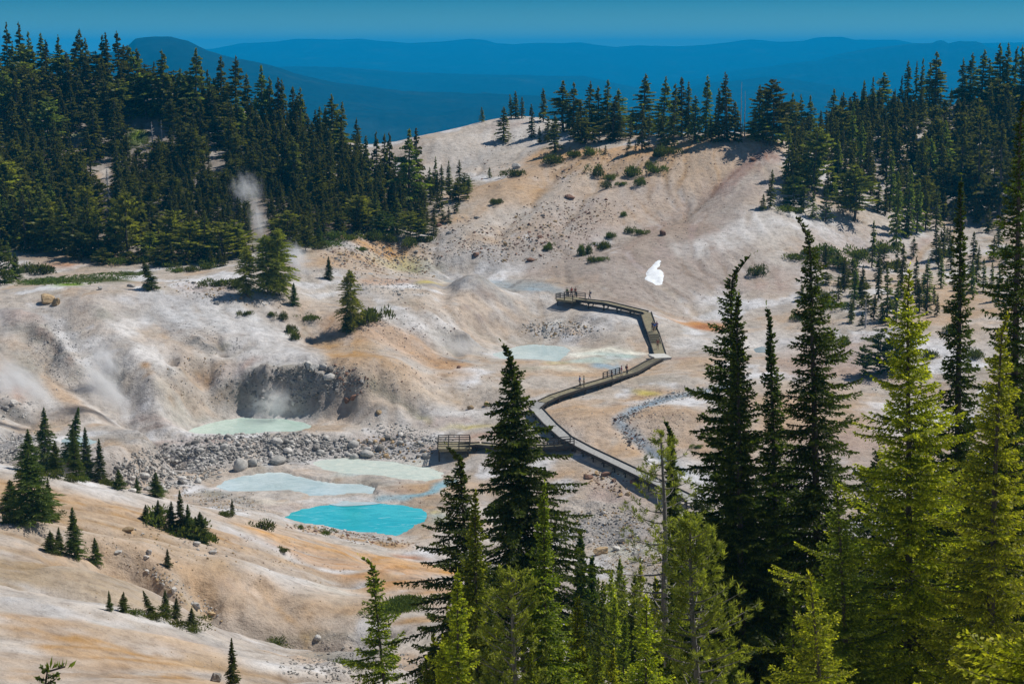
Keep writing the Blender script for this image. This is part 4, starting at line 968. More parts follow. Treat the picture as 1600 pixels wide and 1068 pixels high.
EDGE = """437 358 462 36 solob|tallest of the three trees standing together above the white dome;418 368 460 32 solob|left-leaning middle tree of the three above the white dome;385 386 462 24 solob|smaller yellow-green tree just left of the three above the white dome;460 443 476 18 solo|short sapling right of the three trees above the white dome;
547 423 514 30 solob|tree on the rusty knoll with a round shrub at its foot;543 486 518 20 solo|small conifer left of the round shrub on the rusty knoll;514 402 436 16 solo|small conifer beside the second steam plume;500 352 382 14 solo|small pointed conifer by the green strip below the forest;
200 300 400 44 pineb;222 296 394 26;180 310 396 26;155 320 400 30 cone;130 330 402 40 bushy|rounded bush-like tree at the foot of the left forest;236 362 407 28 pineb;270 328 402 40 pineb;298 345 407 44 pineb;320 330 408 36 cone;345 348 408 48 pineb;370 345 402 34 pineb;70 290 390 46 hem;40 300 392 40 cone;100 310 395 40 hem;10 310 385 40 hem;-10 290 380 40 hem;
590 300 360 30 cone;560 305 362 34 pineb;530 310 365 30 cone;505 320 370 30 cone;620 310 362 34 cone;640 330 372 30 pineb;655 340 375 26 bushy;600 330 368 30 bushy;470 320 372 34 cone;450 330 378 34 pineb;
672 262 305 12;680 245 300 10;690 258 305 14;683 268 308 10;702 252 290 10;718 250 288 12;703 278 310 14;725 275 300 14;733 276 302 12;712 285 312 12;765 262 278 8;
15 380 440 26 cone;0 375 445 30 bushy;25 395 436 20 solo"""
for px, t, b, w_, k, lab in table(EDGE):
    g = 'conifers along the foot of the forest'
    if lab is None: lab = 'conifer at the lower edge of the left forest' if px < 480 else ('conifer at the lower edge of the central trees' if px < 665 else 'small conifer strung along the pale shoulder right of the central trees')
    rec(px, t, b, w_, k, lab, g, must=True)
NEARLEFT = """71 637 735 34 solo|tall pointed conifer at the left, first of the row beside the steaming slope;107 636 722 34 solo|conifer leaning right in the row beside the steaming slope;120 669 748 22 solo|slim conifer right of the leaning one;137 669 750 24 solo|slim conifer in the middle of the row beside the steaming slope;157 687 755 24 solo|rightmost slim conifer of the row beside the steaming slope;
45 672 735 34 solo|broad dark conifer at the left end of the row;88 690 745 24 solo|low conifer between the pointed and the leaning one;186 735 764 20 solo|small round sapling right of the row on the ridge;243 740 776 30 solo|dark bushy sapling alone on the ridge above the pale pool;214 748 770 12 solo|tiny sapling between two larger ones on the ridge;
53 705 818 74 solo|largest conifer on the left ochre slope, dense and wide at its foot;78 748 812 22 solo|thin conifer touching the right side of the dense one;18 752 800 40 solo|scrubby conifer at the left edge of the ochre slope;
117 795 868 34 solo|pointed conifer in the small clump on the ochre slope;80 830 862 24 solo|left low conifer of the clump on the ochre slope;92 826 864 20 solo|second low conifer of the clump on the ochre slope;150 842 881 24 solo|single cone-shaped sapling right of the clump;262 860 886 14 solo|tiny leaning sapling alone on the tan slope;
248 783 822 18 solo;268 785 830 22 solo;283 768 835 24 solo;313 801 845 34 solo;295 790 840 24 solo;228 790 812 14 solo;
172 936 954 10 solo;193 933 956 18 solo;238 924 965 20 solo;259 924 964 22 solo;275 935 966 16 solo;300 955 980 18 solo;
365 1000 1080 26 solo|small dark conifer at the bottom edge left of centre;238 405 452 26 solo|tree leaning over the crest of the white dome;363 780 806 8 solo|tiny sapling by the brush at the pool's near shore"""
for px, t, b, w_, k, lab in table(NEARLEFT):
    g = 'conifers on the near left slopes'
    if lab is None: lab = 'pointed sapling growing out of the low green mat on the ochre slope' if t < 900 else 'small sapling in the line of green on the lower left gully edge'
    rec(px, t, b, w_, k, lab, g, must=True)
# fill of the dense forests: random, larger near the crest
def fill(poly, n_, hlo, hhi, kinds, lab, grp, seed, wr=.42, mind=5):
    rg = np.random.default_rng(seed); xs = [p[0] for p in poly]; ys = [p[1] for p in poly]; out = []
    tries = 0
    while len(out) < n_ and tries < n_ * 30:
        tries += 1
        x = rg.uniform(min(xs), max(xs)); y = rg.uniform(min(ys), max(ys))
        if not inside(np.array([x]), np.array([y]), poly)[0]: continue
        if any(abs(x - a) < mind and abs(y - b) < mind * .8 for a, b in out): continue
        if any(((x - a) / c) ** 2 + ((y - b) / d) ** 2 < 1 for a, b, c, d in CLEAR): continue
        h = rg.uniform(hlo, hhi) * (1 if rg.random() < .75 else rg.uniform(.55, 1.3))
        k = kinds[rg.integers(len(kinds))]; ww = h * wr * rg.uniform(.65, 1.3) * (1.2 if k in ('broad', 'bushy', 'pineb') else 1)
        if any(abs(x - a) < ww * .4 + c and y - h < b + d and y > b - d for a, b, c, d in KEEP): continue
        out.append((x, y))
        rec(x, y - h, y, ww, k, lab, grp)
KEEP = [(215, 222, 9, 9), (170, 296, 3, 26), (158, 270, 4, 6), (340, 243, 9, 6), (238, 205, 4, 12), (253, 203, 3, 10), (125, 217, 7, 3), (405, 350, 9, 30)]
CLEAR = [(215, 232, 18, 20), (158, 272, 12, 10), (125, 222, 12, 6), (170, 330, 12, 26), (340, 245, 12, 8), (150, 300, 4, 4)]
fill([(-20, 135), (200, 150), (330, 170), (380, 200), (380, 260), (220, 300), (-20, 300)], 120, 60, 85, ['slim', 'hem', 'hem', 'cone', 'broad'], 'tall dark conifer packed in the upper part of the left forest', 'left forest, upper part', 5, .40, 9)
fill([(380, 190), (560, 250), (570, 330), (380, 300)], 90, 50, 70, ['slim', 'hem', 'slim', 'cone'], 'dark conifer on the right shoulder of the left forest', 'left forest, right shoulder', 6, .40, 8)
fill([(-20, 300), (200, 290), (200, 392), (-20, 392)], 70, 60, 85, ['slim', 'hem', 'cone', 'pineb'], 'large conifer low in the left forest near the meadow', 'left forest, lower left', 7, .42, 11)
fill([(190, 240), (400, 260), (560, 300), (560, 365), (420, 390), (190, 390)], 360, 26, 46, ['cone', 'slim', 'slim', 'young', 'cone', 'pineb'], 'young slim conifer in the dense even stand of the left forest', 'left forest, young stand', 8, .40, 4.5)
fill([(540, 270), (650, 300), (670, 365), (540, 370)], 70, 35, 60, ['slim', 'cone', 'slim', 'hem'], 'dark conifer in the central stand above the ochre bank', 'central stand', 9, .38, 7)
fill([(880, 196), (1215, 205), (1215, 222), (900, 226)], 34, 22, 42, ['slim', 'cone', 'young'], 'short conifer under the tall ones on the hill crest', 'hill crest undergrowth', 10, .42, 8)
fill([(1225, 225), (1350, 185), (1480, 190), (1620, 180), (1620, 340), (1480, 345), (1340, 330), (1240, 290)], 210, 34, 66, ['slim', 'hem', 'slim', 'cone', 'pineb'], 'dark conifer of the right-hand forest slope', 'right forest slope', 11, .38, 7)
fill([(1400, 165), (1620, 160), (1620, 185), (1300, 205), (1240, 225), (1240, 215)], 80, 20, 34, ['slim', 'cone', 'young'], 'short young conifer near the top of the right-hand slope', 'right slope young trees', 12, .42, 7)
fill([(1380, 330), (1620, 340), (1620, 480), (1400, 500), (1360, 420)], 45, 26, 60, ['slim', 'cone', 'hem'], 'conifer on the pale slope behind the tall near trees', 'lower right slope', 13, .36, 10)
fill([(100, 396), (480, 388), (490, 400), (380, 420), (250, 416), (110, 412)], 44, 14, 36, ['young', 'cone', 'pineb', 'bushy', 'bushy'], 'small conifer at the ragged lower edge of the left forest', 'ragged edge of the left forest', 17, .6, 9)
fill([(660, 300), (740, 285), (750, 300), (680, 370), (655, 372)], 22, 12, 30, ['young', 'cone', 'bushy'], 'sapling on the rocky shoulder right of the central trees', 'saplings on the shoulder', 18, .6, 6)
fill([(860, 235), (1045, 225), (1040, 245), (900, 250)], 8, 10, 18, ['young', 'cone'], 'sapling along the ochre rim', 'ochre rim saplings', 14, .6, 9)
fill([(1260, 380), (1350, 390), (1360, 520), (1290, 500)], 16, 14, 30, ['young', 'cone', 'bushy'], 'low bushy conifer on the pale ground behind the near trees', 'pale ground behind the near trees', 15, .6, 9)

px = np.array([r['px'] for r in TREES]); by = np.array([r['base'] for r in TREES], float)
for _ in range(30):      # slide feet that lie above the skyline down onto it
    Hh = hits(px, by); bad = Hh[:, 1] > 545
    if not bad.any(): break
    by[bad] += 5
for r, h_, b in zip(TREES, Hh, by):
    D = h_[1]; zt = at(r['px'], r['top'], D)[2]; r['loc'] = h_; r['H'] = max(1.2, zt - h_[2] + .15); r['D'] = D
    r['wm'] = (r['w'] or (b - r['top']) * .35) / FPX * D; r['area'] = (r['H'] / D) * (r['wm'] / D) * FPX ** 2
    if not r['must'] and r['base'] < by.min(): pass
LIM = 300 - 28           # the near trees count among the single ones
order = sorted(range(len(TREES)), key=lambda i: (-TREES[i]['must'], -TREES[i]['area']))
single = set(order[:LIM])
RB = {'slim': 1.35, 'hem': 1.9, 'broad': 2.4, 'cone': 2.1, 'young': 1.9, 'bushy': 3.4, 'pineb': 2.6, 'solo': 2.1, 'solob': 2.8}
rt = np.random.default_rng(99)
stuffV, stuffF, stuffC, stuffM = [], [], [], []; voff = 0
for i, r in enumerate(TREES):
    pl = FARP[r['kind']]; pr = pl[int(rt.integers(len(pl)))]
    sz = r['H'] / 10; sx = r['wm'] / 2 / (RB[r['kind']] * .92); rz = rt.uniform(0, 6.28)
    sx = min(max(sx, .35 * sz), 1.8 * sz)
    x, y, z = [float(v) for v in r['loc']]
    lean = rt.normal() * .02 + r['lean']
    if i in single:
        e = spawn([('trunk', pr['t']), ('crown', pr['c'])], r['name'], (x, y, z), (sx, sx, sz), rz, lean, rt.normal() * .02)
        if r['px'] in (107, 238): e.rotation_euler = (0, .22 if r['px'] == 107 else -.28, 0)
        tag(e, r['label'], 'tree' if r['H'] > 2.5 else 'sapling', r['group'])
    else:
        V, F, Cc, tv, tf = pr['raw']; c_, s__ = math.cos(rz), math.sin(rz)
        for vv, ff, cc, mi in ((V, F, Cc, 0), (tv, tf, None, 1)):
            X = np.stack([(vv[:, 0] * c_ - vv[:, 1] * s__) * sx + x, (vv[:, 0] * s__ + vv[:, 1] * c_) * sx + y, vv[:, 2] * sz + z], -1)
            stuffV.append(X); stuffF.append(ff + voff); voff += len(X); stuffM.append(np.full(len(ff), mi))
            stuffC.append(np.tile([.3, 0, 0, 1], (len(X), 1)) if cc is None else cc * [rt.uniform(.6, 1.3), 1, 1, 1])
if stuffV:
    o = mesh_obj('conifer_forest', np.concatenate(stuffV), np.concatenate(stuffF), [ML_FAR, MB], colors=np.concatenate(stuffC), smooth_=False, matidx=np.concatenate(stuffM))
    tag(o, 'the remaining small conifers of the forests, too many to count', 'forest', kind='stuff')
print('TREES', len(TREES), 'single', len(single), 'rest', len(TREES) - len(single))

# dead trees
def dead_tree(px, top, base, label, R=.9, H=10, n_=60, seed=0, name='dead_tree', drooping=True):
    rg = np.random.default_rng(seed); h_ = hit(px, base); D = h_[1]; Hh_ = at(px, top, D)[2] - h_[2]
    zt = np.linspace(-.3, Hh_, 8); tr = tube([(np.stack([.05 * np.sin(zt), 0 * zt, zt], -1), .16 * (1 - zt.clip(0) / Hh_) + .03)], 6)
    BR = []
    for k in range(n_):
        t = .1 + .88 * rg.random(); a = rg.random() * 6.28; l = R * (1 - t * .8) * (.6 + .6 * rg.random()); u = np.linspace(0, 1, 4)
        BR.append((np.stack([math.cos(a) * l * u, math.sin(a) * l * u, t * Hh_ + (-.5 if drooping else .3) * l * u ** 1.5], -1), np.linspace(.05, .012, 4)))
    e = spawn([('trunk', mesh_obj('trunk', *tr, [MBS], link=False).data)] + ([('branches', mesh_obj('branches', *tube(BR, 3), [MBS], link=False).data)] if n_ else []), name, [float(v) for v in h_], (1, 1, 1), 0)
    tag(e, label, 'dead tree'); return e
dead_tree(170, 263, 342, 'silvery dead conifer with drooping bare branches amid the left forest', 1.5, n_=260, seed=1)
dead_tree(1157, 128, 216, 'thin bare dead trunk on the hill crest', .5, n_=8, seed=2)
dead_tree(1163, 142, 216, 'shorter bare dead trunk right of the thin one on the crest', .5, n_=10, seed=3, drooping=False)
dead_tree(238, 190, 225, 'bleached snag above the lime-green patch in the left forest', 1.2, n_=26, seed=4, drooping=False)
dead_tree(253, 188, 222, 'second bleached snag right of the lime-green patch', 1.0, n_=20, seed=5, drooping=False)
dead_tree(1318, 200, 245, 'grey dead tree at the left edge of the right forest', 1.0, n_=30, seed=6)
dead_tree(1352, 468, 512, 'small leaning grey dead trunk among the saplings below the right forest', .6, n_=10, seed=7, drooping=False)

# ------------------------------------------------------------------ shrubs: x, y of the foot, width, height in the photo
SHRUBS = """
70 428 46 22|low dark shrub on the reddish bank by the green meadow;45 425 30 16|small shrub left of the low dark one by the meadow;343 447 34 18|shrub at the left end of the row behind the dome;368 450 30 22|shrub in the middle of the row behind the dome;300 424 30 10|flat shrub on the bank behind the dome;275 425 24 10;320 420 34 14;160 408 40 18;190 412 40 18;225 408 26 14;140 400 30 14;255 414 30 12;330 412 44 16;385 408 34 14;460 385 40 14;440 395 30 12;500 388 26 12;
386 492 17 11|leftmost of the small round shrubs on the tan flat;424 494 14 11|second small round shrub on the tan flat;443 500 17 15|third small round shrub on the tan flat;482 500 30 14|wide round shrub on the tan flat;452 519 22 18|upper of two touching shrubs at the dome's right flank;462 531 24 18|lower of two touching shrubs at the dome's right flank;
575 503 42 34|round dark shrub at the foot of the tree on the rusty knoll;560 508 24 18|small shrub tucked beside the round one on the rusty knoll;
1182 431 34 18|lone dark shrub on the pale slope right of the snow patch;1245 405 34 16|shrub on the pale slope behind the big near tree;1262 397 30 14;1290 400 50 20;1310 412 40 22;1345 405 50 24;1375 395 40 20;1400 420 40 20;1250 500 34 14;1270 505 26 12;
805 276 24 18|dense shrub at the left foot of the ochre bank;862 256 44 22|wide dark shrub hanging on the ochre rim;935 276 26 20|shrub below the ochre rim, left one;952 282 20 16;985 276 30 24|tall shrub in the middle of the ochre slope;1000 290 24 14;1022 270 22 20;1030 245 26 24|shrub on the crest beside the ochre bank;1014 262 16 12;1045 240 24 18;900 245 30 14;920 243 30 14;780 318 16 12;772 320 12 14|little upright shrub on the bare slope;948 294 18 12;972 290 12 10;
908 400 16 26|upright shrub at the left of the group on the boulder slope;920 398 14 18;940 390 24 20|largest shrub of the group on the boulder slope;952 372 20 14|highest shrub of the group on the boulder slope;925 410 20 10;936 408 16 12;855 390 18 12|small shrub alone among the rocks left of the group;982 365 16 12;1000 366 16 14;975 338 14 12;858 385 12 8;
1232 330 26 16;1250 333 20 14;640 385 26 16;668 378 22 16;610 378 30 18;585 376 34 18;565 392 14 10|small shrub on the orange bank below the central trees;520 372 40 16;490 380 30 12;545 375 26 14;
20 815 50 26|grey-green scrub at the left edge of the ochre slope;80 812 30 14;60 742 40 18;40 745 40 20;110 752 30 14;170 758 34 14;130 752 30 14;
245 814 62 26|green mat at the left of the sapling cluster on the ochre slope;280 836 84 32|green mat in the middle of the sapling cluster on the ochre slope;318 848 60 26|green mat at the right of the sapling cluster on the ochre slope;415 828 36 20|round shrub close to the near shore of the turquoise pool;441 862 18 12|small round shrub alone on the pink slope;350 806 34 12|low brush at the edge of the near slope beside the pale pool;470 826 14 8|tiny shrub on the stones by the turquoise pool;507 834 22 10|small shrub on the stones below the turquoise pool;
205 958 44 10|low green mat at the left of the gully saplings;240 968 60 13|low green mat under the gully saplings;275 976 60 14|low green mat right of the gully saplings;300 985 34 12|last green mat at the right end of the gully saplings;120 864 20 12;
545 1040 40 18|grey-green brush in the dark rubble at the bottom;585 1020 30 10;430 1003 50 10;610 955 50 16|green grassy brush at the foot of the orange slope;640 950 30 10;1180 790 30 14;1090 700 14 10;
1485 520 30 20;1430 530 26 18;1520 560 30 22;1450 560 30 20;1320 540 26 16;1300 560 20 12;1500 600 30 20;1285 470 26 18;1300 480 30 20;1350 450 26 16;250 770 20 10;1580 400 40 20;1480 400 30 16
"""
sh = list(table(SHRUBS.replace('|', ' 0 x|'))) if False else []
for ln in SHRUBS.replace('\n', '').split(';'):
    if ln.strip():
        f, _, lab = ln.partition('|'); f = list(map(float, f.split())); sh.append((f, lab.strip()))
HS = hits([s[0][0] for s in sh], [s[0][1] for s in sh])
for k, ((f, lab), h_) in enumerate(zip(sh, HS)):
    D = h_[1]; r_ = f[2] / FPX * D / 2; hh = f[3] / FPX * D
    pr = SHR[k % 3]
    if not lab:
        lab = ('low shrub on the bare boulder slope below the hill crest' if 760 < f[0] < 1060 and f[1] < 420 else 'low shrub along the foot of the forest' if f[1] < 430 and f[0] < 760 else 'low shrub on the pale ground of the right-hand slope' if f[0] > 1060 else 'low green shrub on the near left slope')
    e = spawn([('foliage', pr['c']), ('stem', pr['t'])], 'shrub', [float(h_[0]), float(h_[1]), float(h_[2]) - .05], (r_ * 1.1, r_ * 1.1, hh * 1.25), k * 1.7)
    tag(e, lab, 'shrub', 'shrubs scattered on the slopes')
# meadow grass in tufts
def grass(name, poly, n_, label, seed, hgt=.22, col=None):
    rg = np.random.default_rng(seed); xs = [p[0] for p in poly]; ys = [p[1] for p in poly]
    X = rg.uniform(min(xs), max(xs), n_ * 3); Y = rg.uniform(min(ys), max(ys), n_ * 3); m = inside(X, Y, poly); X, Y = X[m][:n_], Y[m][:n_]
    H_ = hits(X, Y); H_ = H_ + rg.normal(size=H_.shape) * [.5, .8, 0]; H_[:, 2] = lookup(Z, H_[:, 0], H_[:, 1])
    p0 = np.repeat(H_, 5, 0) + rg.normal(size=(len(H_) * 5, 3)) * [.15, .15, 0]; p1 = p0 + rg.normal(size=p0.shape) * [.18, .18, 0] + [0, 0, hgt]
    V, F, Cc = sprays(p0, p1, np.full(len(p0), .07), .5, rg, rg.random(len(p0)), rg.random(len(p0)))
    o = mesh_obj(name, V, F, [col], colors=Cc, smooth_=False); tag(o, label, 'grass', kind='stuff')
MGR = leaf_mat('grass_blades', (.03, .05, .012), (.07, .11, .02), (.18, .24, .04), .3, .1)
grass('grass', [(28, 438), (90, 432), (170, 426), (232, 424), (225, 432), (140, 444), (60, 446), (28, 446)], 700, 'narrow green meadow behind the white dome', 1, col=MGR)
grass('grass', [(200, 205), (232, 205), (232, 226), (200, 230)], 500, 'lime-green grassy patch high in the left forest', 2, col=MGR)
grass('grass', [(425, 380), (480, 372), (540, 374), (530, 384), (440, 386)], 700, 'green strip of grass along the foot of the forest', 3, col=MGR)
grass('grass', [(600, 950), (620, 938), (655, 935), (650, 946), (615, 958)], 400, 'dark sedge at the gully below the orange slope', 4, col=MGR, hgt=.4)
grass('grass', [(0, 372), (30, 368), (48, 376), (20, 384), (0, 384)], 300, 'bit of green meadow at the left edge below the forest', 5, col=MGR)
# ------------------------------------------------------------------ near trees (each full size, feet on the near slope)
# x of the foot, x of the tip, top y, distance, crown half width px (at widest), build, label
def near_tree(pxb, pxt, top, D, halfw, style, label, name='conifer_tree', seed=0, lm=None, **kw):
    z0 = float(lookup(Z, (pxb - 800) / FPX * D, D)); x0 = float(at(pxb, 1068, D)[0])
    tx, _, tz = at(pxt, top, D); H = float(tz) - z0; R = halfw / FPX * D * 1.42
    sc = max(.6, D / 55.0)
    if style == 'pine':
        cr, tr, br = pine(seed, H, R, **kw); pr = proto(cr, tr, lm or ML_PINE, MBG, br)
    else:
        nb = int(min(460, max(90, H * 24))); nb = kw.pop('nb', nb)
        cr, tr, br = near_conifer(seed, H, R, style, nb=nb, leafl=.125 * sc, leafw=.030 * sc, dens=.85 / sc, **kw); pr = proto(cr, tr, lm or ML_DARK, MB, br)
    e = spawn([('trunk', pr['t']), ('branches', pr['b']), ('crown', pr['c'])], name, (x0, D, z0 - .1), (1, 1, 1), 0)
    e.rotation_euler = (0, math.atan2(float(tx) - x0, H), 0)
    tag(e, label, 'tree', 'tall trees close to the viewpoint')
    return e
T = near_tree
T(824, 798, 528, 78, 86, 'hemlock', 'dark ragged hemlock with drooping branches in front of the lower walkway', seed=3, droop=.75, gap=.55, bend=-.5, tipb=.7, side_bias=.08, t0=.25)
T(748, 716, 688, 66, 72, 'hemlock', 'dark hemlock with a nodding tip left of the ragged one', seed=4, droop=.55, gap=.6, bend=-.6, tipb=.6, side_bias=-.35)
T(852, 850, 750, 57, 40, 'hemlock', 'dense narrow green conifer in front of the ragged hemlock', seed=5, lm=ML_MID, droop=.3, gap=.25, bend=.05)
T(745, 742, 760, 60, 36, 'hemlock', 'slender green conifer standing before the nodding dark hemlock', seed=6, lm=ML_MID, droop=.35, gap=.3, bend=.05)
T(716, 714, 888, 52, 42, 'cone', 'bright yellow-green young conifer at the bottom left of the near group', seed=7, lm=ML_LIGHT, droop=.15, gap=.25, bend=.02)
T(606, 580, 862, 72, 34, 'hemlock', 'sparse leaning conifer alone at the bottom, left of the near group', seed=8, lm=ML_MID, droop=.25, gap=.6, bend=-.55, nb=120)
T(803, 802, 885, 56, 36, 'pine', 'small pale pine between the nodding hemlock and the dense narrow conifer', name='pine_tree', seed=9, t0=.05, nb=70, updir=.7)
T(908, 907, 828, 112, 19, 'hemlock', 'thin dark conifer rising from the young trees at bottom centre', seed=10, droop=.2, gap=.3, bend=.05)
T(926, 925, 868, 114, 14, 'hemlock', 'shorter thin dark conifer right of the taller thin one', seed=11, droop=.2, gap=.3, bend=.05)
T(903, 902, 930, 62, 36, 'cone', 'bright young conifer right of the dense narrow one', seed=12, lm=ML_LIGHT, droop=.2, gap=.3, bend=.03)
T(1046, 1034, 662, 80, 62, 'pine', 'open pine with a bare grey trunk at the end of the walkway', name='pine_tree', seed=13, t0=.34, nb=54, updir=.35, tuft=26, bl=1.2, nl=.2)
T(1096, 1078, 796, 56, 50, 'pine', 'dense bushy yellow-green pine at bottom right of centre', name='pine_tree', seed=14, t0=.03, nb=120, updir=.55, tuft=26, nl=.19, per=7)
T(1010, 1010, 925, 50, 46, 'cone', 'bright young conifer at the bottom below the open pine', seed=15, lm=ML_LIGHT, droop=.2, gap=.3, bend=.02)
T(1062, 1048, 650, 88, 22, 'hemlock', 'thin dark conifer directly behind the open pine', seed=16, droop=.4, gap=.5, bend=-.4)
T(1152, 1141, 386, 64, 70, 'hemlock', 'tall conifer with a curled bare tip, left half of the double tree', seed=17, droop=.45, gap=.45, bend=1.0, tipb=.8, side_bias=-.15)
T(1168, 1150, 448, 62, 56, 'hemlock', 'second tip of the double tree, slightly shorter', seed=18, droop=.4, gap=.4, bend=.1, tipb=.9, side_bias=.15)
T(1222, 1203, 470, 68, 40, 'hemlock', 'slender conifer with visible trunk between the double tree and the wide dark one', seed=19, droop=.4, gap=.5, bend=-.15, tipb=.8)
T(1288, 1266, 322, 63, 88, 'hemlock', 'wide dark hemlock with layered boughs and a windswept tip', seed=20, droop=.5, gap=.6, bend=-.7, tipb=.7)
T(1424, 1420, 408, 52, 112, 'hemlock', 'brightest big yellow-green conifer, second from the right edge', seed=21, lm=ML_LIGHT, droop=.3, gap=.35, bend=.08, tipb=1.0)
T(1500, 1500, 268, 70, 42, 'hemlock', 'tall thin dark conifer between the two bright ones', seed=22, droop=.45, gap=.35, bend=.05, tipb=.5)
T(1588, 1592, 138, 50, 70, 'hemlock', 'tallest dark conifer at the right edge of the picture', seed=23, droop=.45, gap=.45, bend=.2, tipb=.7)
T(1548, 1566, 478, 46, 78, 'hemlock', 'bright yellow-green conifer in front of the tallest dark one', seed=24, lm=ML_LIGHT, droop=.3, gap=.35, bend=.2, tipb=.9)
T(1340, 1308, 742, 48, 66, 'hemlock', 'mid-height green conifer left of the brightest big one', seed=25, lm=ML_MID, droop=.25, gap=.3, bend=-.1, tipb=1.1)
T(1300, 1266, 886, 38, 66, 'cone', 'bright young conifer leaning left at the bottom edge on the right', seed=26, lm=ML_LIGHT, droop=.12, gap=.3, bend=-.05)
T(1244, 1240, 898, 50, 26, 'cone', 'slim green sapling just behind the leaning bright one', seed=27, lm=ML_MID, droop=.2, gap=.3, bend=.02)
T(1660, 1665, 860, 16, 190, 'cone', 'close bright bough reaching in at the bottom right corner', seed=28, lm=ML_LIGHT, droop=.25, gap=.3, bend=0, nb=160)
T(38, 80, 1014, 22, 22, 'hemlock', 'blurred dark twig tip poking up at the bottom left corner', seed=29, droop=.1, gap=.3, bend=.3, nb=30)
# shaded understory behind and between the big ones
US = [(1105, 760, 100, 60), (1185, 800, 96, 60), (1250, 720, 100, 70), (1330, 820, 92, 60), (1385, 700, 90, 60), (1460, 640, 88, 66), (1530, 660, 84, 60), (1600, 560, 84, 70), (1210, 920, 80, 50), (1120, 930, 84, 50), (1400, 900, 76, 60), (1480, 880, 74, 60), (1560, 860, 74, 60)]
UNDER = None
for k, (px_, top, D, hw) in enumerate(US):
    z0 = float(lookup(Z, (px_ - 800) / FPX * D, D)); x0 = (px_ - 800) / FPX * D; H = float(at(px_, top, D)[2]) - z0
    if k % 4 == 0:
        cr, tr, br = near_conifer(300 + k, 14.0, 2.1, 'broad', nb=210, leafl=.20, leafw=.05, dens=.5, droop=.4, gap=.4, bend=.1, tipb=.5)
        UNDER = proto(cr, tr, ML_DARK, MB, br)
    e = spawn([('trunk', UNDER['t']), ('branches', UNDER['b']), ('crown', UNDER['c'])], 'conifer_tree', (x0, D, z0 - .1), (hw / FPX * D / 2.1,) * 2 + (H / 14.0,), k * 1.3)
    tag(e, 'dark conifer half hidden in the shade among the big near trees', 'tree', 'shaded conifers behind the near trees')
# young trees massed at bottom centre
YT = []
rg = np.random.default_rng(44)
YPR = []
for k in range(3):
    cr, tr, br = near_conifer(330 + k, 6.0, 1.35, 'cone', nb=110, leafl=.17, leafw=.05, dens=.55, droop=.1, gap=.35, bend=.02)
    YPR.append(proto(cr, tr, (ML_LIGHT, ML_MID, ML_MID)[k], MB, br))
for k, (px_, top, D) in enumerate([(880, 1000, 70), (935, 940, 100), (950, 905, 118), (968, 930, 112), (985, 960, 96), (940, 985, 84), (965, 1010, 74), (1060, 960, 70), (870, 960, 92), (1035, 900, 110), (1000, 895, 122), (980, 905, 124), (960, 890, 128), (1040, 990, 66), (780, 970, 66), (690, 990, 60), (660, 1020, 60), (830, 1010, 52), (915, 1010, 60), (1160, 990, 60), (975, 870, 135), (1010, 880, 135), (940, 900, 140), (765, 920, 74), (670, 985, 70), (1085, 1010, 60), (1120, 1030, 58), (855, 985, 66), (920, 965, 90), (995, 945, 98), (1070, 930, 84)]):
    z0 = float(lookup(Z, (px_ - 800) / FPX * D, D)); x0 = (px_ - 800) / FPX * D; H = max(1.5, float(at(px_, top, D)[2]) - z0)
    pr = YPR[k % 3]
    e = spawn([('trunk', pr['t']), ('branches', pr['b']), ('crown', pr['c'])], 'conifer_tree', (x0, D, z0 - .1), (max(H / 6.0, .4) * .85,) * 2 + (H / 6.0,), k * 1.1)
    tag(e, 'young green conifer in the thicket at the bottom centre', 'tree', 'young conifers at bottom centre')
# ------------------------------------------------------------------ rocks
def rock_mat(name, a, b, c_):
    m, nt, o = mat(name); n = N(nt)
    pos = n('NewGeometry').outputs['Position']; oi = n('ObjectInfo')
    t = n('TexNoise', {'Vector': pos, 'Scale': 2.2, 'Detail': 6, 'Roughness': .7}); t2 = n('TexNoise', {'Vector': pos, 'Scale': 9, 'Detail': 3})
    c = n.ramp(t.outputs[0], [(.3, a), (.5, b), (.72, c_)])
    c = n('HueSaturation', {'Color': c, 'Value': n('MapRange', {'Value': oi.outputs['Random'], 'To Min': .7, 'To Max': 1.25}).outputs[0]}).outputs[0]
    p = n('BsdfPrincipled', {'Base Color': c, 'Roughness': .95, 'Normal': n('Bump', {'Height': t2.outputs[0], 'Strength': .8, 'Distance': .12}).outputs[0]})
    p.inputs['Specular IOR Level'].default_value = .15
    nt.links.new(p.outputs[0], o.inputs[0]); return m
MR = {'grey': rock_mat('rock_grey', (.27, .26, .24), (.42, .405, .38), (.56, .54, .51)), 'pale': rock_mat('rock_pale', (.42, .39, .36), (.58, .55, .51), (.70, .68, .64)),
      'tan': rock_mat('rock_tan', (.26, .18, .10), (.42, .30, .17), (.52, .42, .28)), 'rust': rock_mat('rock_rust', (.14, .075, .05), (.24, .14, .10), (.36, .24, .18)), 'dark': rock_mat('rock_dark', (.13, .12, .11), (.22, .205, .19), (.32, .30, .28))}
import bmesh
def ico(sub):
    bm = bmesh.new(); bmesh.ops.create_icosphere(bm, subdivisions=sub, radius=1)
    V = np.array([v.co[:] for v in bm.verts]); F = np.array([[v.index for v in f.verts] for f in bm.faces]); bm.free(); return V, F
ICO = {k: ico(k) for k in (1, 2, 3)}
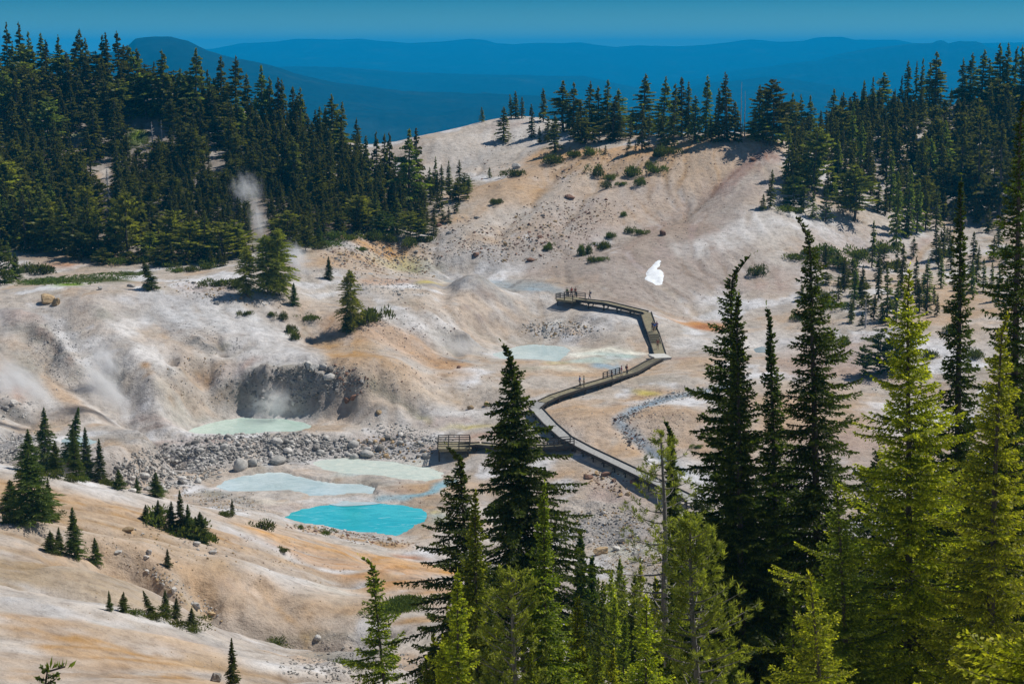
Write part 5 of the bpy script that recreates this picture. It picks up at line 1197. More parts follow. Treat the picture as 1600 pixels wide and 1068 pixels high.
def rock(seed, sub=3, angular=True):
    rg = np.random.default_rng(seed); V, F = ICO[sub]; d = V / np.linalg.norm(V, axis=1)[:, None]
    if angular:
        nr = rg.normal(size=(11, 3)); nr /= np.linalg.norm(nr, axis=1)[:, None]; h = rg.uniform(.55, 1.0, 11)
        r = (h[None] / np.maximum(d @ nr.T, .12)).min(1); r = np.minimum(r, 1.25)
    else:
        r = 1 + .12 * gnoise(d[:, 0] * 1.7 + seed, d[:, 1] * 1.7 + d[:, 2]) + .05 * gnoise(d[:, 0] * 4 + seed, d[:, 2] * 4)
    r = r * (1 + .04 * rg.normal(size=len(d)) * (sub > 1))
    V2 = d * r[:, None] * [1, rg.uniform(.7, 1), rg.uniform(.55, .85)]
    return V2, F
ROCKS = {True: [rock(s, 3, True) for s in range(6)], False: [rock(s + 20, 3, False) for s in range(4)]}
RM = {}
for ang, l in ROCKS.items():
    for i, (V, F) in enumerate(l):
        for k, m_ in MR.items():
            RM[ang, i, k] = mesh_obj('boulder', V, F, [m_], link=False, smooth_=not ang).data
def boulder(px, py, wpx, hpx, col, ang, label, k=0, group='boulders'):
    h_ = hit(px, py); D = h_[1]; r_ = wpx / FPX * D / 2; hh = hpx / FPX * D / 2
    n_ = len(ROCKS[ang]); o = bpy.data.objects.new('boulder', RM[ang, k % n_, col]); COL.objects.link(o)
    o.location = (float(h_[0]), float(h_[1]) + r_ * .4, float(h_[2]) + hh * .55); o.scale = (r_, r_ * .9, hh * 1.35); o.rotation_euler = (.15 * math.sin(k), .15 * math.cos(k * 2), k * 1.9)
    tag(o, label, 'boulder', group); return o
BOULD = """73 474 26 20 tan a|large tan boulder on the rim behind the steaming slope;86 477 18 14 tan a|smaller tan boulder touching the large tan one;375 735 25 24 pale r|large round pale boulder at the shore of the pale pool;394 728 18 16 grey r|grey boulder just right of the round pale one;433 725 30 17 grey r|long grey boulder by the shore of the pale pool;432 694 19 15 pale r|white-topped boulder on the rubble bank below the mint pool;423 713 11 10 pale r|small pale boulder above the long grey one;
552 699 19 15 grey r|squarish grey boulder high on the rubble bank;573 714 26 15 grey r|wide low brown-grey boulder right on the rubble bank;594 704 16 15 dark r|dark round boulder right of the wide low one;553 717 15 10 grey r|low boulder at the foot of the squarish grey one;666 715 18 9 grey r|flat grey boulder near the small side platform;
552 626 14 15 rust a|pointed red-brown rock alone on the tan slope;542 628 13 9 rust a|low red-brown rock left of the pointed one;592 646 12 8 tan a|small tan block alone on the bare slope;471 578 14 11 dark a|first block of the row on top of the grey cliff;480 575 15 14 grey a|second block of the row on top of the grey cliff;491 581 19 13 grey a|wide block in the middle of the row on top of the grey cliff;504 577 15 11 grey r|rounded block right of the middle in the cliff-top row;516 580 15 11 dark r|last block at the right end of the cliff-top row;
514 593 20 13 grey r|long boulder just below the cliff-top row;509 606 12 10 dark a|dark block halfway down right of the grey cliff;526 613 9 9 dark a|small dark block lowest beside the grey cliff;735 639 11 8 tan r|round tan boulder on the bare slope left of the tall dark hemlock;760 634 11 10 tan r|tan boulder beside the tall dark hemlock;717 575 7 6 rust r|small brown boulder alone near the mud crater;
919 747 15 8 rust a|flat rusty block left in the cluster beside the walkway;932 741 10 7 tan a|small block in the cluster beside the walkway;947 743 15 8 rust a|rusty block in the middle of the cluster beside the walkway;958 752 9 6 rust a|low rusty stone below the middle of the cluster;992 755 16 10 rust a|rusty block right in the cluster beside the walkway;981 774 12 7 tan a|tan block below the cluster beside the walkway;970 774 9 6 tan a|small tan stone below the cluster beside the walkway;
938 866 28 12 tan a|big flat pink block in the grey rubble between the near trees;964 860 16 9 pale a|pale stone right of the big flat pink block;974 847 16 9 pale a|slanted pale slab above the big flat pink block;957 914 26 13 pale a|broad pale boulder low between the near trees;335 1064 26 17 dark a|dark rock at the bottom edge left of centre;
198 830 19 10 tan a|long tan rock alone on the ochre slope;232 865 13 9 pale a|pale rock in the middle of the ochre slope;185 865 14 7 grey a|grey slab on the ochre slope;228 872 16 5 pale a|flat slab below the pale rock on the ochre slope;331 865 16 8 grey a|grey block below the sapling cluster;307 852 16 8 grey a|block touching the foot of the sapling cluster;
496 1000 15 12 grey r|round grey boulder in the gully at the bottom;272 925 12 10 pale a|pale block in the yellow gully;305 950 14 12 grey a|grey block in the yellow gully;20 634 17 11 pale a|pale block at the left edge under the steaming slope;8 640 14 9 pale a|pale block at the very left edge under the steaming slope;
1036 368 14 10 rust a|dark brown boulder right on the streaked back slope;829 408 14 8 rust a|brown boulder at the foot of the boulder slope;790 384 8 8 tan a|small orange block on the boulder slope;743 400 14 8 rust a|flat brown boulder near the head of the basin;805 264 15 10 grey a|grey block on the shoulder below the pale hill top;685 354 13 8 rust a|brown boulder at the left end of the boulder slope;1178 252 14 7 rust a|rusty slab under the trees at the right end of the crest;890 310 14 9 rust a|brown block high on the boulder slope;
156 453 10 8 grey a|grey rock on the crest behind the white dome;237 448 12 8 pale r|pale round rock under the leaning tree;225 450 14 8 grey a|grey rock left of the leaning tree;205 448 14 6 grey a|flat grey rock left on the dome crest;338 476 12 7 grey a|grey block behind the dome's right shoulder;400 605 3 3 grey a|tiny stone on the grey cliff;
843 372 9 6 rust a|small brown stone at the middle of the boulder slope;1142 668 12 6 rust a|brown stone by the blue-grey stream bed;1505 150 18 8 pale a|pale outcrop below the right skyline;1385 503 14 6 rust a|rusty slab below the small saplings on the right"""
for k, ln in enumerate(BOULD.replace('\n', '').split(';')):
    f, _, lab = ln.partition('|'); f = f.split()
    boulder(float(f[0]), float(f[1]), float(f[2]), float(f[3]), f[4], f[5] == 'a', lab, k)

ZONES = [   # x, y, rx, ry, rot, number of single boulders, number of small stones, size range in px, colours, angular, label
 (440, 700, 150, 26, 3, 90, 1300, (6, 17), ['grey', 'pale', 'grey', 'dark'], False, 'grey boulder in the rubble bank between the mint and the pale pool'),
 (270, 730, 90, 34, -6, 60, 1000, (6, 15), ['grey', 'pale', 'dark'], False, 'grey boulder in the rubble left of the pale pool'),
 (640, 680, 70, 14, 10, 12, 240, (5, 12), ['grey', 'pale'], False, 'pale boulder in the rubble near the side platform'),
 (20, 700, 60, 26, 0, 10, 260, (5, 12), ['pale', 'grey'], True, 'pale boulder below the steaming slope'),
 (610, 700, 60, 18, 3, 26, 300, (6, 13), ['grey', 'dark', 'tan'], False, 'boulder in the rubble right of the mint pool'),
 (70, 700, 90, 24, 0, 6, 300, (5, 9), ['pale', 'grey'], True, 'pale boulder below the steaming slope'),
 (15, 640, 40, 20, 0, 4, 60, (5, 9), ['pale', 'grey'], True, 'pale boulder below the steaming slope'),
 (545, 592, 40, 18, 25, 14, 130, (4, 8), ['dark', 'grey', 'rust'], True, 'dark block strewn right of the grey cliff'),
 (850, 350, 110, 34, -14, 34, 420, (4, 8), ['rust', 'tan', 'rust', 'dark'], True, 'brown block on the boulder slope below the crest'),
 (830, 390, 120, 22, 0, 20, 260, (4, 8), ['rust', 'tan', 'grey'], True, 'brown block low on the boulder slope'),
 (960, 260, 110, 26, -5, 10, 200, (4, 7), ['rust', 'tan', 'dark'], True, 'brown block on the ochre rim slope'),
 (730, 365, 50, 30, 0, 10, 120, (4, 8), ['rust', 'grey', 'dark'], True, 'block at the left foot of the boulder slope'),
 (600, 405, 90, 34, 0, 18, 620, (4, 9), ['grey', 'tan', 'dark', 'rust'], True, 'block on the ochre bank at the head of the basin'),
 (610, 450, 60, 14, 5, 8, 160, (4, 8), ['grey', 'pale'], True, 'grey block above the white ridge in the middle'),
 (870, 515, 60, 12, 0, 16, 230, (4, 8), ['grey', 'pale', 'tan'], True, 'pale block in the small rock pile behind the basin pool'),
 (360, 458, 90, 16, 8, 12, 260, (4, 8), ['grey', 'tan', 'dark'], True, 'block on the bouldery ground behind the white dome'),
 (950, 830, 70, 34, 0, 12, 600, (5, 12), ['grey', 'pale', 'grey', 'tan'], True, 'grey block in the rubble flat between the near trees'),
 (990, 880, 60, 30, 0, 6, 300, (5, 12), ['grey', 'pale', 'tan'], True, 'grey block in the rubble flat between the near trees'),
 (950, 752, 50, 16, 15, 8, 90, (4, 8), ['rust', 'tan'], True, 'rusty stone in the cluster beside the walkway'),
 (545, 836, 100, 7, 9, 20, 260, (5, 10), ['tan', 'rust', 'pale'], True, 'tan block on the near shore of the turquoise pool'),
 (345, 782, 70, 14, 8, 4, 260, (4, 8), ['pale', 'tan', 'grey'], True, 'pale block on the mud bar below the pale pool'),
 (560, 1040, 120, 26, 0, 10, 420, (6, 14), ['dark', 'grey', 'grey'], True, 'grey block in the dark rubble at the bottom'),
 (290, 930, 66, 12, 34, 14, 130, (5, 11), ['pale', 'grey', 'tan'], True, 'pale block in the yellow gully on the near slope'),
 (300, 855, 80, 16, 15, 6, 60, (4, 8), ['grey', 'tan'], True, 'small block below the sapling cluster on the ochre slope'),
 (200, 860, 110, 30, 15, 0, 90, (3, 6), ['grey', 'tan'], True, ''), (420, 860, 160, 20, 12, 0, 110, (3, 6), ['grey', 'tan', 'rust'], True, ''),
 (500, 910, 130, 40, 15, 0, 60, (2, 5), ['grey', 'tan'], True, ''), (30, 810, 40, 20, 0, 4, 80, (4, 8), ['grey', 'dark'], True, 'grey stone among the scrub at the left edge'),
 (450, 600, 80, 30, 0, 22, 160, (6, 13), ['dark', 'grey', 'dark'], True, 'angular block stuck in the face of the grey cliff'),
 (100, 550, 60, 50, 45, 0, 380, (2, 6), ['dark', 'grey', 'pale'], True, ''), (310, 590, 60, 45, 10, 0, 160, (2, 6), ['grey', 'dark', 'tan'], True, ''), (450, 610, 80, 34, 0, 0, 260, (3, 6), ['grey', 'dark'], True, ''),
 (330, 530, 60, 20, 15, 0, 120, (2, 5), ['dark', 'grey'], True, ''),
 (600, 560, 90, 50, 20, 0, 160, (2, 5), ['rust', 'grey', 'dark'], True, ''), (640, 500, 80, 30, 0, 0, 100, (2, 5), ['grey', 'rust'], True, ''),
 (1030, 660, 60, 36, 25, 0, 200, (2, 5), ['rust', 'dark', 'grey'], True, ''), (1090, 610, 70, 10, -8, 0, 120, (2, 5), ['dark', 'grey'], True, ''),
 (985, 645, 34, 7, -28, 8, 110, (4, 8), ['dark', 'rust', 'grey'], True, 'brown stone in the blue-grey stream bed'), (1060, 618, 50, 7, -12, 6, 110, (4, 7), ['dark', 'grey'], True, 'brown stone in the blue-grey stream bed'), (990, 685, 26, 16, 45, 8, 120, (4, 9), ['rust', 'dark', 'grey'], True, 'brown stone in the blue-grey stream bed'),
 (900, 660, 80, 40, 10, 0, 50, (2, 5), ['rust', 'grey'], True, ''), (1000, 330, 150, 90, -20, 0, 160, (2, 5), ['rust', 'dark'], True, ''), (1100, 440, 120, 60, 0, 0, 40, (2, 4), ['dark', 'rust'], True, ''),
 (700, 600, 80, 50, 0, 0, 60, (2, 5), ['grey', 'rust'], True, ''), (1350, 560, 130, 60, 0, 0, 160, (3, 6), ['rust', 'grey', 'pale'], True, ''), (780, 255, 70, 40, -20, 0, 50, (2, 6), ['rust', 'grey'], True, ''),
 (640, 800, 70, 50, 0, 0, 60, (2, 5), ['grey', 'rust'], True, ''), (250, 1000, 220, 60, 12, 0, 60, (2, 6), ['grey', 'tan'], True, ''),
]
rk = np.random.default_rng(123); SV = {k: [] for k in MR}; SF = {k: [] for k in MR}; so_ = {k: 0 for k in MR}; nb_ = 0
small = [rock(s + 50, 1, True) for s in range(5)] + [rock(s + 60, 2, True) for s in range(3)]
for (x, y, rx, ry, rot, nbig, nsm, (lo, hi), cols, ang, lab) in ZONES:
    nbig = int(nbig * .58); tot = nbig + nsm; r = np.sqrt(rk.random(tot)) * (1 + .12 * rk.normal(size=tot)); a = rk.random(tot) * 6.283; ca, sa = math.cos(math.radians(rot)), math.sin(math.radians(rot))
    # gather the stones in loose drifts
    ux = r * np.cos(a) * rx; uy = r * np.sin(a) * ry; X = x + ux * ca - uy * sa; Y = y + ux * sa + uy * ca
    if nsm > 100:
        m_ = nbig + (np.arange(nsm) % 3 == 0).nonzero()[0]; cc = rk.integers(0, tot, len(m_)); X[m_] = X[cc] + rk.normal(size=len(m_)) * 9; Y[m_] = Y[cc] + rk.normal(size=len(m_)) * 3
    Hs = hits(X, Y); wet_ = lookup(WET, Hs[:, 0], Hs[:, 1])
    sz = lo + (hi - lo) * rk.random(tot) ** 2.4
    for i in range(tot):
        if wet_[i] > .93 or Hs[i, 1] > 560: continue
        D = Hs[i, 1]; col = cols[int(rk.integers(len(cols)))]
        if i < nbig:
            s_px = sz[i] * .75 + lo * .5; n_ = len(ROCKS[ang]); q_ = int(rk.integers(n_)); r_ = s_px / FPX * D / 2
            o = bpy.data.objects.new('boulder', RM[ang, q_, col]); COL.objects.link(o)
            o.location = (float(Hs[i, 0]), float(D), float(Hs[i, 2]) + r_ * .25); o.scale = (r_ * 1.1, r_, r_ * .95); o.rotation_euler = (float(rk.normal() * .3), float(rk.normal() * .3), float(rk.random() * 6))
            tag(o, lab, 'boulder', lab.replace('boulder ', 'boulders ', 1) if 0 else 'loose blocks: ' + ' '.join(lab.split()[2:])); nb_ += 1
        else:
            s_px = (sz[i] * .45 + 1.0) if nsm > 100 else sz[i] * .6 + .6
            V, F = small[int(rk.integers(len(small)))]; r_ = s_px / FPX * D / 2; th = rk.random() * 6.28; c_, s__ = math.cos(th), math.sin(th)
            W_ = np.stack([(V[:, 0] * c_ - V[:, 1] * s__), (V[:, 0] * s__ + V[:, 1] * c_), V[:, 2] + .1], -1) * r_ * rk.uniform(.8, 1.2, 3) + Hs[i]
            SV[col].append(W_); SF[col].append(F + so_[col]); so_[col] += len(W_)
print('ROCKS single', nb_)
for col in SV:
    if SV[col]:
        o = mesh_obj('rubble', np.concatenate(SV[col]), np.concatenate(SF[col]), [MR[col]], smooth_=False)
        tag(o, {'grey': 'small grey stones strewn over the basin', 'pale': 'small pale stones strewn over the basin', 'tan': 'small tan stones strewn over the slopes', 'rust': 'small brown stones strewn over the slopes', 'dark': 'small dark stones strewn over the basin'}[col], 'rubble', kind='stuff')

# ------------------------------------------------------------------ snow patch
sp_ = [(1008.6, 436), (1009, 428), (1016, 419), (1022, 411), (1030, 405), (1034, 408), (1031, 415), (1027, 421), (1034, 421), (1036, 428), (1036, 440), (1034, 446), (1026, 446), (1018, 441)]
pw = polyw(sp_); xs = np.arange(min(p[0] for p in pw) - 1, max(p[0] for p in pw) + 1, .3); ys = np.arange(min(p[1] for p in pw) - 1, max(p[1] for p in pw) + 1, .3)
SX, SY = np.meshgrid(xs, ys); wx_ = SX + .45 * fbm(SX, SY, 2.2, 3, 3); wy_ = SY + .8 * fbm(SX, SY, 2.6, 3, 4); d_, _ = seg_dist(wx_, wy_, pw, True); in_ = inside(wx_, wy_, pw); sd_ = np.where(in_, d_, -d_)
SZ = lookup(Z, SX, SY) + np.clip(sd_ * .25, -.3, .14) + .03 * gnoise(SX * .7, SY * .7, 9)
ff = grid_faces(*SX.shape); keep = (sd_.ravel()[ff] > -.5).all(1)
def simple_mat(name, col, rough=.8, noise=.15, sc=6, spec=.3):
    m, nt, o = mat(name); n = N(nt); t = n('TexNoise', {'Vector': n('NewGeometry').outputs['Position'], 'Scale': sc, 'Detail': 4})
    c = n.ramp(t.outputs[0], [(.3, tuple(x * (1 - noise) for x in col)), (.7, tuple(min(1, x * (1 + noise)) for x in col))])
    p = n('BsdfPrincipled', {'Base Color': c, 'Roughness': rough}); p.inputs['Specular IOR Level'].default_value = spec
    nt.links.new(p.outputs[0], o.inputs[0]); return m
o = mesh_obj('snow_patch', np.stack([SX, SY, SZ], -1).reshape(-1, 3), ff[keep], [simple_mat('snow', (.70, .73, .76), .6, .14, 1.1)])
tag(o, 'small white snow patch left lying on the bare brown slope', 'snow patch')

# ------------------------------------------------------------------ boardwalk
M_DECK = simple_mat('weathered_boards', (.235, .205, .13), .8, .3, 3); M_DECKG = simple_mat('grey_boards', (.34, .335, .32), .75, .2, 3)
M_BEAM = simple_mat('dark_timber', (.060, .052, .045), .8, .3, 5); M_SLAB = simple_mat('light_boards', (.52, .51, .47), .75, .1, 3)
def boxes(lst):
    """list of (centre, half sizes, yaw, pitch) -> mesh arrays"""
    V = []; F = []; b = np.array([(x, y, z) for z in (-1, 1) for y in (-1, 1) for x in (-1, 1)], float)
    q_ = np.array([(0, 2, 3, 1), (4, 5, 7, 6), (0, 1, 5, 4), (2, 6, 7, 3), (0, 4, 6, 2), (1, 3, 7, 5)])
    for i, (c, h, yaw, pit) in enumerate(lst):
        p = b * h; cp, s_p = math.cos(pit), math.sin(pit); p = np.stack([p[:, 0] * cp - p[:, 2] * s_p, p[:, 1], p[:, 0] * s_p + p[:, 2] * cp], -1)
        cy_, s_y = math.cos(yaw), math.sin(yaw); p = np.stack([p[:, 0] * cy_ - p[:, 1] * s_y, p[:, 0] * s_y + p[:, 1] * cy_, p[:, 2]], -1)
        V.append(p + c); F.append(q_ + 8 * i)
    return np.concatenate(V), np.concatenate(F)
def pathpts(lst): return [np.array(hit(a, b, off)) for a, b, off in lst]
DECKPTS = []
POSTMESH = mesh_obj('support_post', *boxes([((0, 0, -.5), (.10, .10, .5), 0, 0)]), [M_BEAM], link=False, smooth_=False).data
def deck_run(pts_, width, mat_, parent, steps=(), name='deck'):
    """planks, two side curbs, joists and posts along a run of 3-D points; steps: segment indices built as stairs"""
    pl = []; cu = []; jo = []; st = []; posts = []
    for k in range(len(pts_) - 1):
        if k in steps and pl: mesh_obj(name, *boxes(pl), [mat_], parent, smooth_=False); pl = []
        a, b = pts_[k], pts_[k + 1]; d = b - a; L = math.hypot(d[0], d[1]); yaw = math.atan2(d[1], d[0]); pit = math.atan2(d[2], L); L3 = math.hypot(L, d[2])
        e = d / L3; nrm = np.array([-math.sin(yaw), math.cos(yaw), 0])
        if k in steps:
            n_ = max(5, int(L / .75))
            for i in range(n_):
                c = a + d * (i + .5) / n_; st.append((c, (L / n_ / 2 * .66, width / 2 - .12, .05), yaw, 0)); jo.append((c + [0, 0, .04] - np.array([math.cos(yaw), math.sin(yaw), 0]) * L / n_ * .40, (.10, width / 2 - .11, .03), yaw, 0)); jo.append((c + [0, 0, -.2] - np.array([math.cos(yaw), math.sin(yaw), 0]) * L / n_ * .46, (.03, width / 2 - .1, .14), yaw, 0))
        else:
            n_ = max(2, int(L3 / .30))
            for i in range(n_):
                c = a + d * (i + .5) / n_; pl.append((c, (L3 / n_ / 2 * .94, width / 2, .03), yaw, pit))
        for s in (-1, 1):
            cu.append(((a + b) / 2 + nrm * s * (width / 2 + .03) + [0, 0, .06 + .004 * (k % 2)], (L3 / 2 + .05, .06, .15), yaw, pit))
            jo.append(((a + b) / 2 + nrm * s * (width / 2 - .18) + [0, 0, -.22], (L3 / 2, .06, .14), yaw, pit))
        nn = max(1, int(L / 2.6))
        for i in range(nn + 1):
            c = a + d * i / nn
            for s in (-1, 1):
                p = c + nrm * s * (width / 2 - .25); gz = float(lookup(Z, p[0], p[1])); posts.append((p, gz))
            jo.append((c + [0, 0, -.42], (.07, width / 2 + .12, .08), yaw, 0))
        for i in range(int(L / .25)): DECKPTS.append(a + d * i * .25 / L)
    for k in range(max([1] + [q + 2 for q in steps]), len(pts_) - 1):
        c = pts_[k]; V_ = [(math.cos(t) * (width / 2 + .02) + c[0], math.sin(t) * (width / 2 + .02) + c[1]) for t in np.linspace(0, 6.283, 11)[:-1]]
        pl.append((c + [0, 0, -.008], (width * .36, width * .36, .03), math.atan2(*(pts_[k] - pts_[k - 1])[1::-1]), 0))
    if pl: mesh_obj(name, *boxes(pl), [mat_], parent, smooth_=False)
    if st: mesh_obj('stairs', *boxes(st), [mat_], parent, smooth_=False)
    mesh_obj('curb', *boxes(cu), [M_BEAM], parent, smooth_=False)
    mesh_obj('joists', *boxes(jo), [M_BEAM], parent, smooth_=False)
    for p, gz in posts:
        h_ = p[2] - .1 - gz + .4
        if h_ < .3: continue
        o = bpy.data.objects.new('support_post', POSTMESH); COL.objects.link(o); o.parent = parent; o.location = (p[0], p[1], p[2] - .1); o.scale = (1, 1, h_)
def railing(pts_, parent, h_=1.1, rails=(.42, .76, 1.08), seg=1.6):
    bx = []
    for k in range(len(pts_) - 1):
        a, b = np.array(pts_[k]), np.array(pts_[k + 1]); d = b - a; L = math.hypot(d[0], d[1]); yaw = math.atan2(d[1], d[0]); pit = math.atan2(d[2], L); L3 = math.hypot(L, d[2])
        n_ = max(1, round(L / seg))
        for i in range(n_ + (k == len(pts_) - 2)): bx.append((a + d * i / n_ + [0, 0, h_ / 2], (.07, .07, h_ / 2), yaw, 0))
        for r_ in rails: bx.append(((a + b) / 2 + [0, 0, r_], (L3 / 2, .035, .055), yaw, pit))
    mesh_obj('railing', *boxes(bx), [M_BEAM], parent, smooth_=False)

bw = bpy.data.objects.new('boardwalk', None); COL.objects.link(bw)
tag(bw, 'long zigzag wooden boardwalk with stairs crossing the basin', 'boardwalk')
A = pathpts([(900, 463.5, 1.5), (947, 473, 1.2), (1009, 488, .9), (1017, 512, .7), (1021, 521, .7), (1026, 537, .5), (1031, 553, .45)])
A[0][2] = A[1][2] + .05
W_ = 2.05
deck_run(A, W_, M_DECK, bw, steps=(4,))
Bp = pathpts([(1029, 560, .5), (1016, 566, .5), (989, 581, .6), (950, 593, .9), (909, 605, 1.0), (867, 619, 1.0), (848, 628, .8)])
deck_run(Bp, 1.8, M_DECK, bw, steps=(0, 1))
Cp = pathpts([(836, 637, .6), (860, 663, .6), (884, 684, .7), (918, 702, .8), (1002, 742, 1.0), (1080, 780, 1.1)])
deck_run([Bp[-1] + [-.2, -.3, -.004], Cp[0]], 1.9, M_DECKG, bw); deck_run(Cp, 1.95, M_DECKG, bw)
# pale landing slab at the upper bend
cS = (A[-1] + Bp[0]) / 2; mesh_obj('landing', *boxes([(cS + [.1, -.2, .06], (1.5, 2.0, .09), .25, 0), (cS + [.1, -.2, -.18], (1.4, 1.9, .13), .25, 0)]), [M_SLAB], bw, smooth_=False)
# end platform with rails
a0 = A[0]; dv = A[0] - A[1]; dv[2] = 0; dv /= np.linalg.norm(dv); nv = np.array([-dv[1], dv[0], 0]); pc = a0 + dv * 1.2
mesh_obj('platform', *boxes([(pc + [0, 0, .02], (2.0, 2.2, .06), math.atan2(dv[1], dv[0]), 0), (pc + [0, 0, -.2], (1.9, 2.1, .14), math.atan2(dv[1], dv[0]), 0)]), [M_DECK], bw, smooth_=False)
for s in (-1, 1):
    for u in (-1.6, 1.7):
        p = pc + nv * s * 1.9 + dv * u; gz = float(lookup(Z, p[0], p[1])); o = bpy.data.objects.new('support_post', POSTMESH); COL.objects.link(o); o.parent = bw; o.location = (p[0], p[1], p[2]); o.scale = (1.2, 1.2, max(.5, p[2] - gz + .4))
c1 = pc + dv * 1.95 + nv * 2.1; c2 = pc + dv * 1.95 - nv * 2.1; c3 = pc - dv * 1.9 - nv * 2.1; c4 = pc - dv * 1.9 + nv * 2.1
railing([c4, c1, c2, c3], bw)
for i in range(12): DECKPTS.append(pc + dv * (i / 8 - .6))
# rail on the far side of the lower run
dB = Bp[3] - Bp[2]; nB = np.array([-dB[1], dB[0], 0]); nB /= np.linalg.norm(nB); nB = nB * (1 if nB[1] > 0 else -1)
railing([Bp[3] + nB * .9, Bp[2] + nB * .9 + (Bp[3] - Bp[2]) * .35], bw, seg=1.5)

vp = bpy.data.objects.new('viewing_platform', None); COL.objects.link(vp)
tag(vp, 'small railed viewing platform on a spur left of the lower boardwalk', 'platform')
Dp = pathpts([(716, 696, .7), (748, 694, .7), (790, 698, .7), (850, 698, .7), (900, 695, .8)])
deck_run(Dp, 1.7, M_DECK, vp)
pc = Dp[0] + [-.6, 0, 0]; mesh_obj('platform', *boxes([(pc + [0, 0, .015], (2.4, 2.3, .05), .1, 0), (pc + [0, 0, -.2], (2.3, 2.2, .14), .1, 0)]), [M_DECK], vp, smooth_=False)
railing([pc + [2.3, -1.1, 0], pc + [2.3, -2.2, 0], pc + [-2.3, -2.2, 0], pc + [-2.4, 2.2, 0], pc + [2.2, 2.3, 0], pc + [2.3, 1.2, 0]], vp)
railing([Dp[3] + [0, -.8, 0], Dp[4] + [-.3, -.8, 0]], vp); railing([Dp[3] + [.5, .8, 0], Dp[4] + [-.8, .8, 0]], vp, seg=2.0)
for q_ in ((-2.1, -2), (2.1, -2), (-2.1, 2), (2.1, 2), (0, -2)):
    p = pc + [q_[0], q_[1], 0]; gz = float(lookup(Z, p[0], p[1])); o = bpy.data.objects.new('support_post', POSTMESH); COL.objects.link(o); o.parent = vp; o.location = p; o.scale = (1, 1, max(.4, p[2] - gz + .4))

# ------------------------------------------------------------------ people
DG = np.array(DECKPTS)
def skin_mesh(name, joints, edges, m_, sub=1, root=0):
    me = bpy.data.meshes.new(name); me.from_pydata([j[:3] for j in joints], edges, []); o = bpy.data.objects.new(name, me); COL.objects.link(o)
    md = o.modifiers.new('s', 'SKIN'); sv = me.skin_vertices[0].data if me.skin_vertices else None
    if sv is None:
        me.attributes.new('x', 'FLOAT', 'POINT'); sv = me.skin_vertices[0].data
    for v, j in zip(sv, joints): v.radius = (j[3], j[4] if len(j) > 4 else j[3]); v.use_root = False
    sv[root].use_root = True
    o.modifiers.new('u', 'SUBSURF').levels = sub
    dg = bpy.context.evaluated_depsgraph_get(); ev = o.evaluated_get(dg); nm = bpy.data.meshes.new_from_object(ev); bpy.data.objects.remove(o)
    nm.materials.clear(); nm.materials.append(m_); nm.name = name
    for p in nm.polygons: p.use_smooth = True
    return nm
def person_joints(pose, grow=0.0):
    st = .0 if pose == 'stand' else .20
    J = [(0, 0, .96, .135, .10), (0, 0, 1.12, .125, .09), (0, .01, 1.32, .150, .10), (0, 0, 1.44, .07), (0, .0, 1.50, .052), (0, .015, 1.58, .078, .09), (0, .01, 1.66, .075, .09), (0, 0, 1.71, .05)]
    E = [(0, 1), (1, 2), (2, 3), (3, 4), (4, 5), (5, 6), (6, 7)]
    ids = {}
    for s, nm in ((-1, 'l'), (1, 'r')):
        b = len(J); ay = s * st * .8; up = pose == 'reach' and s > 0
        J += [(s * .17, 0, 1.39, .058), (s * .22, -.02 + ay * .3, 1.13, .043), (s * .23, .08 + ay, .92 if not up else 1.2, .03), (s * .23, .11 + ay * 1.2, .84 if not up else 1.26, .032, .02)]
        E += [(2, b), (b, b + 1), (b + 1, b + 2), (b + 2, b + 3)]
        for f in range(5):     # four fingers and a thumb
            q_ = len(J); fx = (f - 1.5) * .02
            if f < 4: J += [(s * .23 + fx, .13 + ay * 1.2, (.79 if not up else 1.30) - .004 * abs(f - 1), .009), (s * .23 + fx, .145 + ay * 1.2, (.755 if not up else 1.34) - .006 * abs(f - 1.3), .007)]
            else: J += [(s * .195, .13 + ay * 1.2, .83 if not up else 1.28, .010), (s * .185, .15 + ay * 1.2, .80 if not up else 1.30, .008)]
            E += [(b + 3, q_), (q_, q_ + 1)]
        ly = -s * st; h = len(J); lift = .05 if (pose == 'walk' and s > 0) else 0
        J += [(s * .09, 0, .88, .085), (s * .10, ly * .45 + .03, .49, .058), (s * .10, ly - .02, .09 + lift, .04), (s * .105, ly + .06, .045 + lift, .04, .035), (s * .11, ly + .15, .035 + lift, .038, .028)]
        E += [(0, h), (h, h + 1), (h + 1, h + 2), (h + 2, h + 3), (h + 3, h + 4)]; ids[nm] = (b, h)
    return J, E, ids
PM = {}
def cmat(name, col, r=.85):
    if name not in PM: PM[name] = simple_mat(name, col, r, .08, 20, .2)
    return PM[name]
MSK = cmat('skin', (.50, .32, .23)); PCACHE = {}
